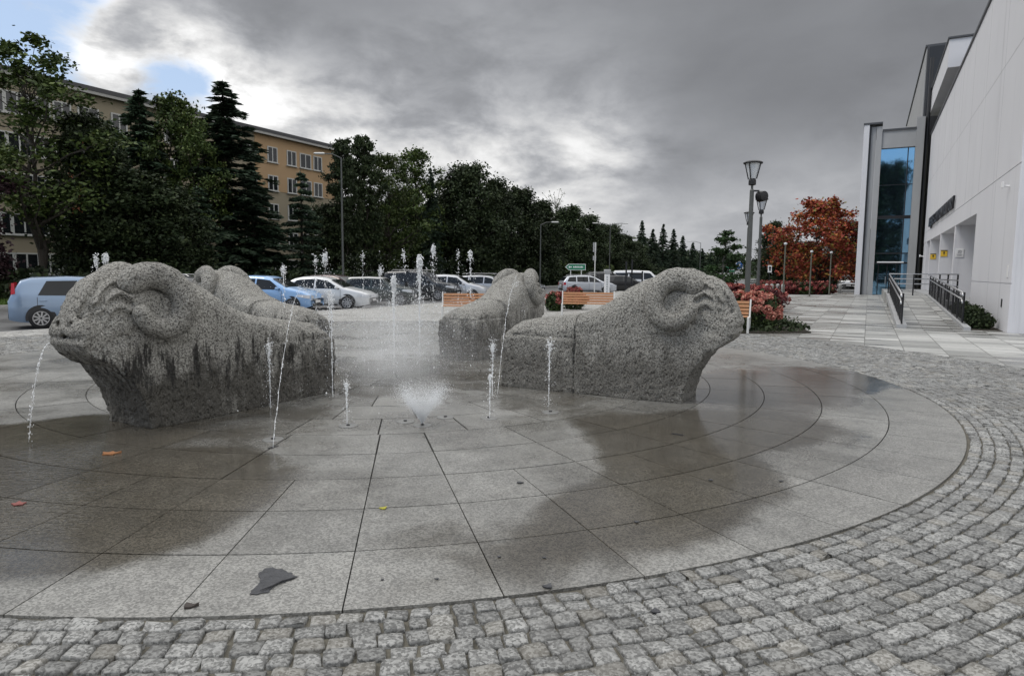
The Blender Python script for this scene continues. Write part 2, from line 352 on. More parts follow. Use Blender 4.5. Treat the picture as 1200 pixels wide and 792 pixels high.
# ------------------------------------------------------------------ ground, road, pavements
def sheet(name, poly, z, m, kind='structure'):
    o = from_arrays(name, np.array([(x, y, z) for x, y in poly]), polys=[list(range(len(poly)))], mat=m); return tag(o, kind=kind)
sheet('ground', [(-1500, -1500), (1500, -1500), (1500, 1500), (-1500, 1500)], -.14, M_TURF)
NK, NR = -19.4, -32.5                                   # near edge and far edge of the street
sheet('road', [SW(-120, NR)[:2], SW(-120, NK)[:2], SW(700, NK)[:2], SW(700, NR)[:2]], -.10, M_ROAD)
sheet('parking_lot', [BW(44, -26)[:2], BW(44, 40)[:2], BW(140, 40)[:2], BW(140, -26)[:2]], -.094, M_ROAD)
def ringsheet(name, a0, a1, rin, rout, z, m, n=160, drop=.13):
    V = []; Fs = []
    for i in range(n + 1):
        a = a0 + (a1 - a0) * i / n; ro = rout(a); ca, sa = math.cos(a), math.sin(a)
        V += [(CX + ca * rin, CY + sa * rin, z), (CX + ca * ro, CY + sa * ro, z), (CX + ca * ro, CY + sa * ro, z - drop)]
    for i in range(n): k = i * 3; Fs += [(k, k + 1, k + 4, k + 3), (k + 1, k + 2, k + 5, k + 4)]
    return tag(from_arrays(name, np.array(V), polys=Fs, mat=m), kind='structure')
C2 = np.array([CX, CY])
def clip_r(lims, far):
    def f(a):
        q = np.array([math.cos(a), math.sin(a)]); r = far
        for nn, off in lims:                             # stay where p.nn <= off
            k = float(q @ nn)
            if k > 1e-6: r = min(r, (off - float(C2 @ nn)) / k)
        return r
    return f
R_SETT = 11.2
a_split = math.radians(62)
ringsheet('plaza_paving', math.radians(-80), a_split, R_SETT, clip_r([(-E_N, -NK), (E_A, float(P0 @ E_A) + 46), (E_N, float(P0 @ E_N) + 30)], 70), -.004, M_PAVE)
ringsheet('pavement', a_split, math.radians(280), R_SETT, clip_r([(-E_N, -NK)], 70), -.006, M_PALE)
ringsheet('joint_bed', 0, 2 * math.pi, 7.79, lambda a: R_SETT + .02, -.018, M_SAND, 200, .05)
ringsheet('slab_bed', 0, 2 * math.pi, .01, lambda a: 7.80, -.020, M_JOINT, 120, .05)
def kerb_line(name, n, z0, z1, w_, a0=-60, a1=260):
    b = MB(); L = a1 - a0; c = SW((a0 + a1) / 2, n, (z0 + z1) / 2); b.box(c, (L, w_, z1 - z0), ANG, .015); return tag(b.build(name, M_KERB), kind='structure')
kerb_line('kerb', NK - .08, -.14, .0, .14); kerb_line('kerb', NR - .07, -.14, .03, .16)
tag(sheet('verge', [SW(-120, NR - 20)[:2], SW(-120, NR - .15)[:2], SW(600, NR - .15)[:2], SW(600, NR - 20)[:2]], -.02, M_TURF), kind='structure')

# slabs of the disc: rings with radial joints measured in the photograph
b = MB()
def slab(r0, r1, a0, a1, gap, gr=.004):
    k = max(2, int((a1 - a0) * r1 / .12)); V = []; g0, g1 = gap / r0, gap / r1; z = float(rng.normal(0, .0006))
    for r, g in ((r0 + gr, g0), (r1 - gr, g1)):
        for i in range(k + 1): a = a0 + g + (a1 - a0 - 2 * g) * i / k; V.append((CX + r * math.cos(a), CY + r * math.sin(a), z))
    m_ = k + 1; n0 = len(V); V += [(x, y, z - .018) for x, y, z in V]
    Fs = [(i, m_ + i, m_ + i + 1, i + 1) for i in range(k)]
    Fs += [(i, i + 1, n0 + i + 1, n0 + i) for i in range(k)] + [(m_ + i + 1, m_ + i, n0 + m_ + i, n0 + m_ + i + 1) for i in range(k)] + [(m_, 0, n0, n0 + m_), (k, m_ + k, n0 + m_ + k, n0 + k)]
    b.add(V, Fs)
A0 = math.radians(-75.8); ST = math.radians(5.87 * 360 / (5.87 * 61)); N61 = 61
edges = [.02, .72, 1.43, 2.14, 2.85, 3.56] + RING
for ri in range(len(edges) - 1):
    r0, r1 = edges[ri], edges[ri + 1]
    if r0 >= 5.6: n_, off = 61, 0
    elif r0 >= 4.2: n_, off = 30.5, 0
    else: n_, off = max(6, round(2 * math.pi * r1 / .92)), (.5 if ri % 2 else 0)
    stp = 2 * math.pi / n_; cnt_ = int(math.ceil(n_ - 1e-6))
    for i in range(cnt_):
        a0 = A0 + (i + off) * stp; a1 = min(a0 + stp, A0 + (off * stp) + 2 * math.pi)
        if a1 - a0 < .02: continue
        slab(r0, r1, a0, a1, .004 if r0 > 5.6 else .0055 if r0 > 4.9 else .008, .0055)
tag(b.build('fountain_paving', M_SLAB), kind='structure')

# granite setts in concentric courses round the disc: every stone a rough octagon with a domed top
def setts():
    C = []; r = 7.815
    while r < R_SETT - .05:
        wd = float(rng.uniform(.098, .118)); rm = r + wd / 2; a = float(rng.uniform(0, .2)); end = a + 2 * math.pi
        while a < end - .004:
            ln = float(rng.uniform(.095, .150)); da = ln / rm
            if a + da > end: da = end - a
            C.append((rm, a + da / 2, wd, da * rm)); a += da
        r += wd
    C = np.array(C); x = CX + C[:, 0] * np.cos(C[:, 1]); y = CY + C[:, 0] * np.sin(C[:, 1])
    az = np.degrees(np.arctan2(x, y + 1.2)); C = C[(np.abs(az) < 52) & (y > 1.0)]
    n = len(C); rm, a, wd, ln = C.T
    gap = rng.uniform(.007, .016, n)
    hx = wd / 2 - gap / 2; hy = ln / 2 - gap / 2
    u = np.array([1, .55, -.55, -1, -1, -.55, .55, 1]); v_ = np.array([.55, 1, 1, .55, -.55, -1, -1, -.55])
    cu = np.array([1, .8, -.8, -1, -1, -.8, .8, 1]); cv = np.array([.8, 1, 1, .8, -.8, -1, -1, -.8])
    X = hx[:, None] * cu + rng.normal(0, .0045, (n, 8)); Y = hy[:, None] * cv + rng.normal(0, .0055, (n, 8))
    sk = rng.normal(0, .06, n); X, Y = X + Y * sk[:, None] * .5, Y + X * sk[:, None]
    tx, ty = rng.normal(0, .05, n), rng.normal(0, .05, n); z0 = rng.normal(0, .003, n)
    rings = []
    for sc, z in ((1.02, -.035), (1.0, -.006), (.945, .0015), (.55, .0040)):
        jx, jy = X * sc, Y * sc; zz = z + (jx * tx[:, None] + jy * ty[:, None] + z0[:, None] + rng.normal(0, .0012, (n, 8))) * (z > -.02)
        rad = rm[:, None] + jx; ang = a[:, None] + jy / rm[:, None]
        rings.append(np.stack([CX + rad * np.cos(ang), CY + rad * np.sin(ang), zz], -1))
    V = np.stack(rings, 1).reshape(n, 32, 3)
    q = []
    for k in range(3):
        for i in range(8): j = (i + 1) % 8; q.append((k * 8 + i, k * 8 + j, k * 8 + 8 + j, k * 8 + 8 + i))
    q += [(24, 25, 30, 31), (25, 26, 29, 30), (26, 27, 28, 29)]
    Q = (np.arange(n)[:, None, None] * 32 + np.array(q)[None]).reshape(-1, 4)
    return V.reshape(-1, 3), Q
V, Q = setts()
tag(from_arrays('cobblestones', V, quads=Q, mat=M_SETT, smooth=False), kind='structure')

# ------------------------------------------------------------------ the four stone rams
M_RAM, t = nmat('rough_granite', rough=.75)
so_ = t.n('ShaderNodeSeparateXYZ'); t.link(t.obj, so_.inputs[0]); ox, oy, oz = so_.outputs
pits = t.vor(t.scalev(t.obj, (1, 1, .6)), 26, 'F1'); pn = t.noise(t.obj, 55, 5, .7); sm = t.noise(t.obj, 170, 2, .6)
base = t.mix(t.step(sm, .3, .7), (.275, .268, .245), (.61, .595, .55))
base = t.mix(t.step(pn, .56, .36), base, (.07, .066, .058))  # pits darkened in the colour: wet dirt and painted shade of the hollows
base = t.mul(base, t.lin(t.noise(t.obj, 2.2, 5, .6), .3, .7, .82, 1.15))
wl = t.m('ADD', t.lin(oz, .90, .35, 0, .62), t.m('MULTIPLY', t.m('SUBTRACT', t.noise(t.scalev(t.obj, (2.6, 2.6, .8)), 1.6, 6, .68), .5), 1.5))
wl = t.step(wl, .22, .62)
strk = t.step(t.m('ADD', t.noise(t.scalev(t.obj, (12, 12, 2.0)), 1.0, 7, .75), t.m('MULTIPLY', t.step(t.m('ABSOLUTE', t.m('SUBTRACT', oz, .62)), .40, .05), .13)), .575, .72)
so3 = t.n('ShaderNodeSeparateXYZ'); t.link(t.oi.outputs['Location'], so3.inputs[0]); oi_ = t.step(so3.outputs[0], -.5, -1.5)
base = t.mix(t.m('MULTIPLY', wl, t.lin(oi_, 0, 1, .58, .84)), base, (.055, .050, .040))
base = t.mix(t.m('MULTIPLY', strk, t.lin(oi_, 0, 1, .1, .95)), base, (.018, .017, .015))
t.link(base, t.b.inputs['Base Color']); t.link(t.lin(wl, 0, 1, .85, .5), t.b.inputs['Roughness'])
hgt = t.m('ADD', t.m('MULTIPLY', t.step(pits, .0, .5), .8), t.m('ADD', t.m('MULTIPLY', pn, .9), t.m('MULTIPLY', sm, .25)))
t.link(t.bump(hgt, 1.0, .04), t.b.inputs['Normal'])

def grid(lo, hi, h):
    ax = [np.arange(lo[i], hi[i] + h, h) for i in range(3)]; return np.meshgrid(*ax, indexing='ij')
def poly_sdf(px, pz, poly):
    d2 = np.full(px.shape, 1e9); ins = np.zeros(px.shape, bool); n = len(poly)
    for i in range(n):
        (ax, az), (bx, bz) = poly[i], poly[(i + 1) % n]; ex, ez = bx - ax, bz - az
        k = np.clip(((px - ax) * ex + (pz - az) * ez) / (ex * ex + ez * ez), 0, 1); d2 = np.minimum(d2, (px - ax - k * ex) ** 2 + (pz - az - k * ez) ** 2)
        c_ = (az > pz) != (bz > pz); xi = ax + (pz - az) * ex / (ez if abs(ez) > 1e-9 else 1e-9); ins ^= c_ & (px < xi)
    d_ = np.sqrt(d2); return np.where(ins, -d_, d_)
def capsule(X, Y, Z, a, b, r):
    a = np.array(a); b = np.array(b); e = b - a; k = np.clip(((X - a[0]) * e[0] + (Y - a[1]) * e[1] + (Z - a[2]) * e[2]) / (e @ e), 0, 1)
    return np.sqrt((X - a[0] - k * e[0]) ** 2 + (Y - a[1] - k * e[1]) ** 2 + (Z - a[2] - k * e[2]) ** 2) - r
def sstep(x, a, b): q = np.clip((x - a) / (b - a), 0, 1); return q * q * (3 - 2 * q)
RAM_PROF = [(.02, -.1), (.0, .66), (.03, .76), (.10, .86), (.22, .935), (.45, .985), (.75, 1.02), (1.1, 1.075), (1.38, 1.15), (1.60, 1.27), (1.80, 1.43), (2.02, 1.565), (2.25, 1.635), (2.45, 1.665), (2.60, 1.655), (2.70, 1.648),
            (2.80, 1.665), (2.90, 1.63), (3.05, 1.54), (3.18, 1.39), (3.265, 1.23), (3.30, 1.13), (3.32, 1.06), (3.315, 1.0), (3.285, .975), (3.30, .92), (3.24, .84), (3.10, .745), (2.93, .665), (2.83, .54), (2.72, .35), (2.64, .08), (2.62, -.1)]
SHORT = lambda x: x if x < 2.9 else 2.9 + (x - 2.9) * .86
RAM_PROF = [(SHORT(x) if z > .7 else x, z) for x, z in RAM_PROF]
def ram_body():
    h = .0165; lo = (-.06, -.60, -.05); X, Y, Z = grid(lo, (3.40, .60, 1.78), h)
    pr = poly_sdf(X[:, 0, :], Z[:, 0, :], RAM_PROF)[:, None, :] + 0 * Y
    aY = np.abs(Y)
    back = sstep(X, 1.22, 1.10)                                     # 1 on the hind block
    Wd = .43 - .035 * back * sstep(Z, .735, .75)                     # ledge on the hind block
    Wd = Wd - .06 * sstep(Z, .95, 1.5) * sstep(X, 1.5, 2.1)
    jaw = sstep(Z, .86, .90)                                         # above the jaw line the head narrows to the muzzle, below it the chest is a flat slab
    Wd = Wd - jaw * (.04 * sstep(X, 2.3, 2.7) + .105 * sstep(X, 2.62, 3.32)) - (1 - jaw) * (.05 * sstep(X, 2.0, 2.6) + .14 * sstep(X, 2.90, 3.32))
    k = .05 + back * .26 * sstep(Z, .70, .90) + (1 - back) * .26 * sstep(Z, .75, 1.2)
    k = np.where(X > 2.3, np.minimum(k, .018 + .22 * sstep(Z, .92, 1.25)), k)
    D = smax(pr, aY - Wd, k)
    # rounded forehead and poll: the top narrows towards the mid line
    D = smax(D, (aY * .80 + (Z - 1.665) * 1.0 + .02), .10)
    # back pillow crease above the ledge
    D = np.maximum(D, -np.maximum(np.maximum(np.abs(Z - .742) - .012, -(D + .022)), X - 1.16))
    D = np.maximum(D, -np.maximum(np.abs(X - 1.16) - .011, -(D + .03)))
    # hollow inside each horn, brow ridges, mouth
    sg = (2.53, 1.33)
    for s_ in (1, -1):
        D = smax(D, -(np.sqrt(((X - 2.52) / 1.0) ** 2 + ((Y - s_ * .46) / .8) ** 2 + ((Z - 1.37) / 1.25) ** 2) - .175), .03)
        D = smax(D, -capsule(X, Y, Z, (3.25, s_ * .0, .985), (2.98, s_ * .26, .955), .016), .02)
        D = smax(D, -capsule(X, Y, Z, (3.23, s_ * .10, 1.10), (3.18, s_ * .14, 1.12), .024), .02)
    def poly2(pts):
        d_ = np.full(X[:, 0, :].shape, 9.0); pts = [(SHORT(x), z) for x, z in pts]
        for (x0, z0), (x1, z1) in zip(pts[:-1], pts[1:]): d_ = np.minimum(d_, capsule(X[:, 0, :], 0, Z[:, 0, :], (x0, 0, z0), (x1, 0, z1), 0))
        return d_[:, None, :]
    sidew = sstep(aY, .06, .16)
    for pts, r, dep in (([(2.72, 1.555), (2.84, 1.56), (2.97, 1.49), (3.10, 1.34), (3.20, 1.18)], .032, .050), ([(2.74, 1.43), (2.83, 1.475), (2.94, 1.42), (3.06, 1.27), (3.14, 1.13)], .034, .060),
                        ([(2.76, 1.29), (2.85, 1.36), (2.95, 1.31), (3.05, 1.17), (3.10, 1.06)], .034, .055), ([(2.80, 1.17), (2.90, 1.22), (2.98, 1.14), (3.02, 1.04)], .03, .030),
                        ([(2.75, 1.50), (2.84, 1.52), (2.95, 1.455), (3.08, 1.31)], .028, -.034), ([(2.76, 1.36), (2.84, 1.42), (2.94, 1.365), (3.05, 1.22)], .028, -.036), ([(2.79, 1.23), (2.88, 1.29), (2.96, 1.23)], .03, -.032), ([(2.62, 1.06), (2.8, .98), (3.0, .95)], .05, .018)):
        D = D + dep * np.exp(-(poly2(pts) / r) ** 2) * sidew
    near = np.abs(D) < .08; P_ = np.stack([X[near], Y[near], Z[near]], -1)
    rough_ = .42 + .58 * np.maximum(sstep(P_[:, 2], .78, .66), .35 * sstep(P_[:, 2], 1.1, .8))
    D[near] += (.010 * value_noise(P_ * np.array([21, 21, 13])) + .011 * value_noise(P_ * np.array([40, 40, 30]), 3)) * rough_ + .006 * value_noise(P_ * 5, 5)
    D = np.maximum(D, -.01 - Z)
    return surface_nets(D.astype(np.float32), lo, h)
def ram_horn(s_):
    h = .0165; lo = (2.0, min(.05 * s_, .66 * s_), .80); X, Y, Z = grid(lo, (2.98, max(.05 * s_, .66 * s_), 1.80), h); D = np.full(X.shape, 9.0)
    pts = []
    for i in range(23):
        q = i / 22; an = math.radians(48 + 292 * q); R = .275 - .035 * q
        pts.append((2.50 + R * math.cos(an), s_ * (.225 + .185 * sstep(np.array(q), 0, .5) + .03 * q), 1.29 + R * 1.05 * math.sin(an), .135 - .055 * q ** 2))
    for p, q in zip(pts[:-1], pts[1:]): D = smin(D, capsule(X, Y, Z, p[:3], q[:3], (p[3] + q[3]) / 2), .02)
    near = np.abs(D) < .07; P_ = np.stack([X[near], Y[near], Z[near]], -1)
    D[near] += .006 * value_noise(P_ * 21) + .005 * value_noise(P_ * 40, 3) + .008 * value_noise(P_ * 6, 5)
    return surface_nets(D.astype(np.float32), lo, h)
ram = empty('stone_ram')
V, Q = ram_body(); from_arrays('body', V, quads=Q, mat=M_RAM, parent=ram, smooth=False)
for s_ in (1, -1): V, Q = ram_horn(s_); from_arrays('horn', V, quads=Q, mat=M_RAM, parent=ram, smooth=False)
kd = kids_of()
for i, (ang, r0, off, lab) in enumerate([(-118.5, 1.80, .02, 'rough granite ram facing left in front, its flank streaked black with water'), (-29.0, 2.17, .16, 'rough granite ram facing right toward the white building'),
                             (151.5, 1.75, .0, 'rough granite ram lying behind the water-streaked ram, facing the light blue car'), (61.5, 1.8, -.05, 'rough granite ram seen from behind in front of the wooden benches')]):
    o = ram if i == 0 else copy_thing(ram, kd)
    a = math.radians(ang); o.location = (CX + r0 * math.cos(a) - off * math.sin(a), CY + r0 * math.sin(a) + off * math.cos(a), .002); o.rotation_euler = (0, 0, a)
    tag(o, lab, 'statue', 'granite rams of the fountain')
# ------------------------------------------------------------------ white building on the right
M_WHITE, t = nmat('white_render', rough=.75)
c = t.mix(t.noise(t.pos, .35, 5, .6), (.60, .60, .625), (.70, .70, .725))
stn = t.m('MULTIPLY', t.step(t.noise(t.scalev(t.pos, (1.6, 1.6, .08)), 1.0, 6, .7), .56, .74), .50)
t.link(t.mix(stn, c, (.40, .40, .42)), t.b.inputs['Base Color']); t.link(t.bump(t.noise(t.pos, 60, 4, .6), .3, .004), t.b.inputs['Normal'])
M_CREAM = noisy('cream_render', (.52, .53, .42), (.60, .61, .50), 2, .8)
M_CONC, t = nmat('fair_concrete', rough=.65)
t.link(t.mix(t.noise(t.scalev(t.pos, (1, 1, .3)), .8, 6, .65), (.27, .275, .28), (.44, .445, .45)), t.b.inputs['Base Color'])
M_SLATE = noisy('dark_cladding', (.045, .047, .052), (.085, .087, .095), 3, .5)
M_BLACK = mat('black_metal', (.018, .018, .020), .45, .3)
M_STEEL = noisy('steel_tube', (.42, .42, .42), (.58, .58, .58), 9, .32, metal=1.0)
M_DRAIN = mat('anthracite_pipe', (.02, .02, .022), .4)
M_GLASS, t = nmat('curtain_glass', col=(.012, .018, .026), rough=.03, spec=1.0)
t.b.inputs['IOR'].default_value = 3.2; t.b.inputs['Specular Tint'].default_value = (.40, .72, 1.0, 1)
t.link(t.bump(t.noise(t.pos, .8, 2, .5), .04, .02), t.b.inputs['Normal'])
M_GROOVE = mat('shadow_gap', (.10, .10, .11), .8)
M_LETTER = mat('letter_black', (.02, .02, .023), .4)
M_SIGNW = mat('sign_white', (.78, .78, .78), .5); M_SIGNY = mat('sign_yellow', (.75, .48, .04), .5); M_SIGNK = mat('sign_black', (.02, .02, .02), .5); M_SIGNB = mat('sign_blue', (.02, .13, .42), .4)
M_SIGNG = mat('sign_green', (.012, .17, .085), .4)
def bbox(b, a0, a1, n0, n1, z0, z1, bev=0.0):          # box given in street coordinates of the white building
    c_ = BW((a0 + a1) / 2, (n0 + n1) / 2, (z0 + z1) / 2); return b.box(c_, (a1 - a0, abs(n1 - n0), z1 - z0), ANG, bev)
wb = empty('white_building', BW(0, 0), label='modern white building with black lettering over deep entrance bays and a tall grey wing', cat='building')
def wpart(name, m, fn, parent=None):
    b = MB(); fn(b); o = b.build(name, m); p = parent or wb; o.parent = p
    o.matrix_parent_inverse = Matrix.Translation(Vector(wb.location)).inverted() if p == wb else Matrix.Identity(4)
    return o
HT = 12.3
def walls(b):
    bbox(b, 0, 8.4, 0, 16, -.12, 1.40); bbox(b, 0, 8.4, .02, 16, 1.40, 1.44); bbox(b, 0, 8.4, 0, 16, 1.44, 4.10)   # near end up to the lintel, with the shadow joint
    bbox(b, 0, 37, 0, 16, 4.10, 4.84); bbox(b, .0, 37, .02, 16, 4.84, 4.875); bbox(b, 0, 37, 0, 16, 4.875, HT)
    bbox(b, 34.2, 37, .01, 16, -.12, 4.10)
    bbox(b, 8.4, 34.2, 4.5, 16, -.12, 4.1)
wpart('wall', M_WHITE, walls)
def joints(b):
    for a in (4.2, 8.4, 12.6, 16.8, 21.0, 25.2, 29.4, 33.6): bbox(b, a, a + .018, -.003, .002, 4.9, HT - .02)
    bbox(b, .02, 36.9, -.0035, .002, 8.6, 8.615); bbox(b, 4.2, 4.218, -.003, .002, .0, 1.39); bbox(b, 4.2, 4.218, -.003, .002, 1.45, 4.83)
wpart('panel_joints', noisy('panel_joint', (.38, .38, .40), (.50, .50, .52), 3, .8), joints)
for a in (15.7, 23.3, 30.9): wpart('pier', M_WHITE, lambda b: bbox(b, a, a + .42, .015, 4.49, .6, 4.1))
wpart('bay_floor', M_CONC, lambda b: bbox(b, 8.41, 34.19, .0, 4.49, -.12, .60))
wpart('parapet', M_SLATE, lambda b: bbox(b, -.06, 37.06, -.06, 16.06, HT, HT + .16, .02))
wpart('roof_glazing', M_SLATE, lambda b: bbox(b, 14, 41, 1.2, 15, HT + .16, 15.2))
bx = wpart('roof_block', M_WHITE, lambda b: bbox(b, 26.6, 41, -.02, 15.5, 14.5, 16.2))
wpart('roof_edge', M_SLATE, lambda b: bbox(b, 26.5, 41.1, -.10, 15.6, 16.2, 16.34, .02))
wpart('tall_wing', M_CONC, lambda b: bbox(b, 44.0, 78, -.35, 15, -.12, 20.8))
wpart('wing_edge', M_SLATE, lambda b: bbox(b, 43.9, 78.1, -.45, 15.1, 20.8, 21.0, .02))
wpart('wing_cladding', M_SLATE, lambda b: bbox(b, 43.6, 43.98, -.30, 15, 8, 20.79))
wpart('return_wall', M_CREAM, lambda b: bbox(b, 37.0, 43.6, 1.1, 12, -.12, 12.2))
wpart('downpipe', M_DRAIN, lambda b: b.tube([BW(39.2, -.17, 0), BW(39.2, -.17, 18.6)], .13, 10))
wpart('wing_corner', M_DRAIN, lambda b: bbox(b, 43.2, 43.59, -.20, .9, -.1, 20.6))
# glass tower facing the square
TZ = 13.2
tw = empty('glass_tower', BW(39, -2.4), label='narrow grey tower with a tall dark glass front reflecting blue sky', cat='tower')
def tpart(name, m, fn): o = wpart(name, m, fn, tw); o.matrix_parent_inverse = (Matrix.Translation(Vector(tw.location))).inverted(); return o
tpart('side_wall', M_WHITE, lambda b: bbox(b, 38.6, 45.9, -4.62, -4.22, -.1, TZ + .55))
tpart('column', M_CONC, lambda b: (bbox(b, 38.9, 39.5, -4.20, -3.72, -.1, TZ + .40), bbox(b, 38.75, 39.1, -3.70, -3.30, -.1, TZ + .38)))
tpart('column', M_CONC, lambda b: bbox(b, 38.85, 43.5, -.925, -.36, -.1, TZ + .9))
tpart('shadow_strip', M_DRAIN, lambda b: bbox(b, 38.72, 38.86, -4.215, -4.08, -.1, TZ + .40))
tpart('lintel', M_CONC, lambda b: bbox(b, 38.9, 45.8, -3.29, -.93, 11.85, TZ))
tpart('roof_cap', M_SLATE, lambda b: (bbox(b, 38.8, 45.9, -3.28, -.93, TZ, TZ + .14), bbox(b, 38.55, 45.95, -4.66, -3.29, TZ + .56, TZ + .70)))
gl = tpart('glazing', M_GLASS, lambda b: bbox(b, 39.2, 39.25, -3.29, -.93, .02, 11.84))
tpart('mullion', M_BLACK, lambda b: (bbox(b, 39.05, 39.19, -3.29, -.93, 6.2, 6.45), bbox(b, 39.08, 39.19, -1.42, -1.35, .02, 11.8), bbox(b, 39.1, 39.19, -3.29, -.93, 3.35, 3.45), bbox(b, 39.1, 39.19, -3.29, -.93, 2.55, 2.70), bbox(b, 39.1, 39.19, -3.29, -.93, 8.9, 8.95)))
dr = tpart('door', M_BLACK, lambda b: (bbox(b, 39.06, 39.19, -3.0, -2.94, .02, 2.5), bbox(b, 39.06, 39.19, -1.7, -1.64, .02, 2.5), bbox(b, 39.06, 39.19, -2.36, -2.30, .02, 2.5), bbox(b, 38.7, 39.05, -3.1, -1.5, 2.5, 2.6)))
b = MB(); bbox(b, 38.96, 39.04, -2.44, -2.40, .9, 1.5); o = b.build('handle', M_STEEL); o.parent = dr
o = tpart('canopy_light', M_SIGNW, lambda b: bbox(b, 38.5, 38.7, -3.1, -1.2, 2.62, 2.72, .02))
# lettering
tx = bpy.data.curves.new('lettering', 'FONT'); tx.body = 'MIEJSKIE CENTRUM KULTURY'; tx.size = .86; tx.extrude = .05; tx.align_x = 'LEFT'; tx.space_character = 1.07; tx.offset = .008
to = bpy.data.objects.new('lettering', tx); COL.objects.link(to); tx.materials.append(M_LETTER)
to.matrix_world = Matrix.Translation(Vector(BW(31.6, -.09, 5.02))) @ Matrix.Rotation(ANG + math.pi, 4, 'Z') @ Matrix.Rotation(math.pi / 2, 4, 'X')
bpy.context.view_layer.update(); sx_ = 15.3 / to.dimensions.x; to.scale = (sx_, 1, 1); bpy.context.view_layer.update()
me_ = bpy.data.meshes.new_from_object(to.evaluated_get(bpy.context.evaluated_depsgraph_get())); mw_ = to.matrix_world.copy(); bpy.data.objects.remove(to)
to = bpy.data.objects.new('lettering', me_); COL.objects.link(to); to.parent = wb; to.matrix_world = mw_
to.matrix_parent_inverse = Matrix.Identity(4); to.matrix_basis = Matrix.Translation(-Vector(wb.location)) @ mw_
# signs on the faces of the piers, camera on the wall, house-number plate, letter slot
def wall_sign(name, a, n0, n1, z0, z1, m, label, cat, marks):
    o = MB(); bbox(o, a - .04, a - .01, n0, n1, z0, z1, .004); o = o.build(name, m); tag(o, label, cat)
    for nm, mm, bx_ in marks:
        b = MB()
        for q in bx_: bbox(b, a - .05, a - .041, *q)
        b.build(nm, mm, o)
wall_sign('wall_notice', 15.7, .08, .42, 2.55, 2.97, M_SIGNW, 'white notice with a grey round emblem on the nearest entrance pier', 'notice',
          [('emblem', mat('emblem_grey', (.25, .25, .26), .5), [(.18, .32, 2.74, 2.76), (.18, .20, 2.76, 2.86), (.30, .32, 2.76, 2.86), (.20, .30, 2.86, 2.885), (.23, .27, 2.79, 2.83), (.13, .37, 2.67, 2.69), (.15, .35, 2.62, 2.635)])])
for a, lab in ((23.3, 'yellow warning sign on the middle entrance pier'), (30.9, 'yellow warning sign on the far entrance pier')):
    wall_sign('warning_sign', a, .06, .40, 2.76, 3.14, M_SIGNY, lab, 'sign', [('symbol', M_SIGNK, [(.19, .27, 2.93, 3.04), (.21, .25, 2.86, 2.91), (.06, .40, 3.09, 3.14)])])
def sec_cam(loc, lab, dirn=-1, sc=1.0):
    e = empty('security_camera', loc, ANG, label=lab, cat='camera')
    b = MB(); b.box((0, .12, .02), (.10, .06, .14), 0, .01); b.tube([(0, .10, .0), (0, -.12, -.02)], .025, 8); b.build('bracket', M_SIGNW, e)
    b = MB(); b.tube([(.16 * sc, -.14, .03), (-.16 * sc, -.20, -.03)], [.06, .055], 12); b.box((0, -.17, .06), (.38 * sc, .13, .02), 0, .008); b.build('camera_body', M_SIGNW, e)
    b = MB(); b.tube([(-.155 * sc, -.199, -.029), (-.175 * sc, -.203, -.033)], .045, 12); b.build('lens', M_BLACK, e); e.scale = (1.3, 1.3, 1.3)
sec_cam(BW(1.5, -.02, 4.38), 'white security camera near the corner of the white wall')
sec_cam(BW(36.2, -.10, 3.1), 'white security camera past the last entrance bay')
b = MB(); bbox(b, .52, .72, -.02, -.003, 1.60, 1.95, .004); o = b.build('wall_plate', M_SIGNW); tag(o, 'small pale plate at the corner of the white wall', 'plate')
b = MB(); bbox(b, 1.14, 1.28, -.02, -.003, .70, .95, .004); o = b.build('wall_vent', M_BLACK); tag(o, 'narrow black vent low on the white wall', 'vent')
# ramp with railings
rp = empty('entrance_ramp', BW(.4, -1.8), label='pale sloping ramp rising between black railings to the entrance bays', cat='ramp')
def rampz(a): return max(0.0, min(.60, (a - .5) / 15.0 * .60))
def ramp_mesh(n0, n1, dz0, dz1, a0, a1, a2):
    V = []; 
    for a in (a0, a1, a2):
        for n_ in (n0, n1): V += [BW(a, n_, rampz(a) + dz0), BW(a, n_, rampz(a) + dz1)]
    Fs = [(0, 1, 3, 2), (8, 10, 11, 9)]
    for k in (0, 4): Fs += [(k + 1, k + 5, k + 7, k + 3), (k, k + 2, k + 6, k + 4), (k, k + 4, k + 5, k + 1), (k + 2, k + 3, k + 7, k + 6)]
    return V, Fs
V, Fs = ramp_mesh(-2.5, -1.02, -.13, .012, .5, 15.5, 21.0)
def place(o, e): o.parent = e; o.matrix_parent_inverse = Matrix.Translation(Vector(e.location)).inverted(); return o
place(from_arrays('ramp_surface', np.array(V), polys=Fs, mat=M_PAVE), rp)
for n0, n1 in ((-2.78, -2.5), (-1.02, -.84)):
    V, Fs = ramp_mesh(n0, n1, -.14, .10, .3, 15.5, 16.2); place(from_arrays('kerb', np.array(V), polys=Fs, mat=M_CONC), rp)
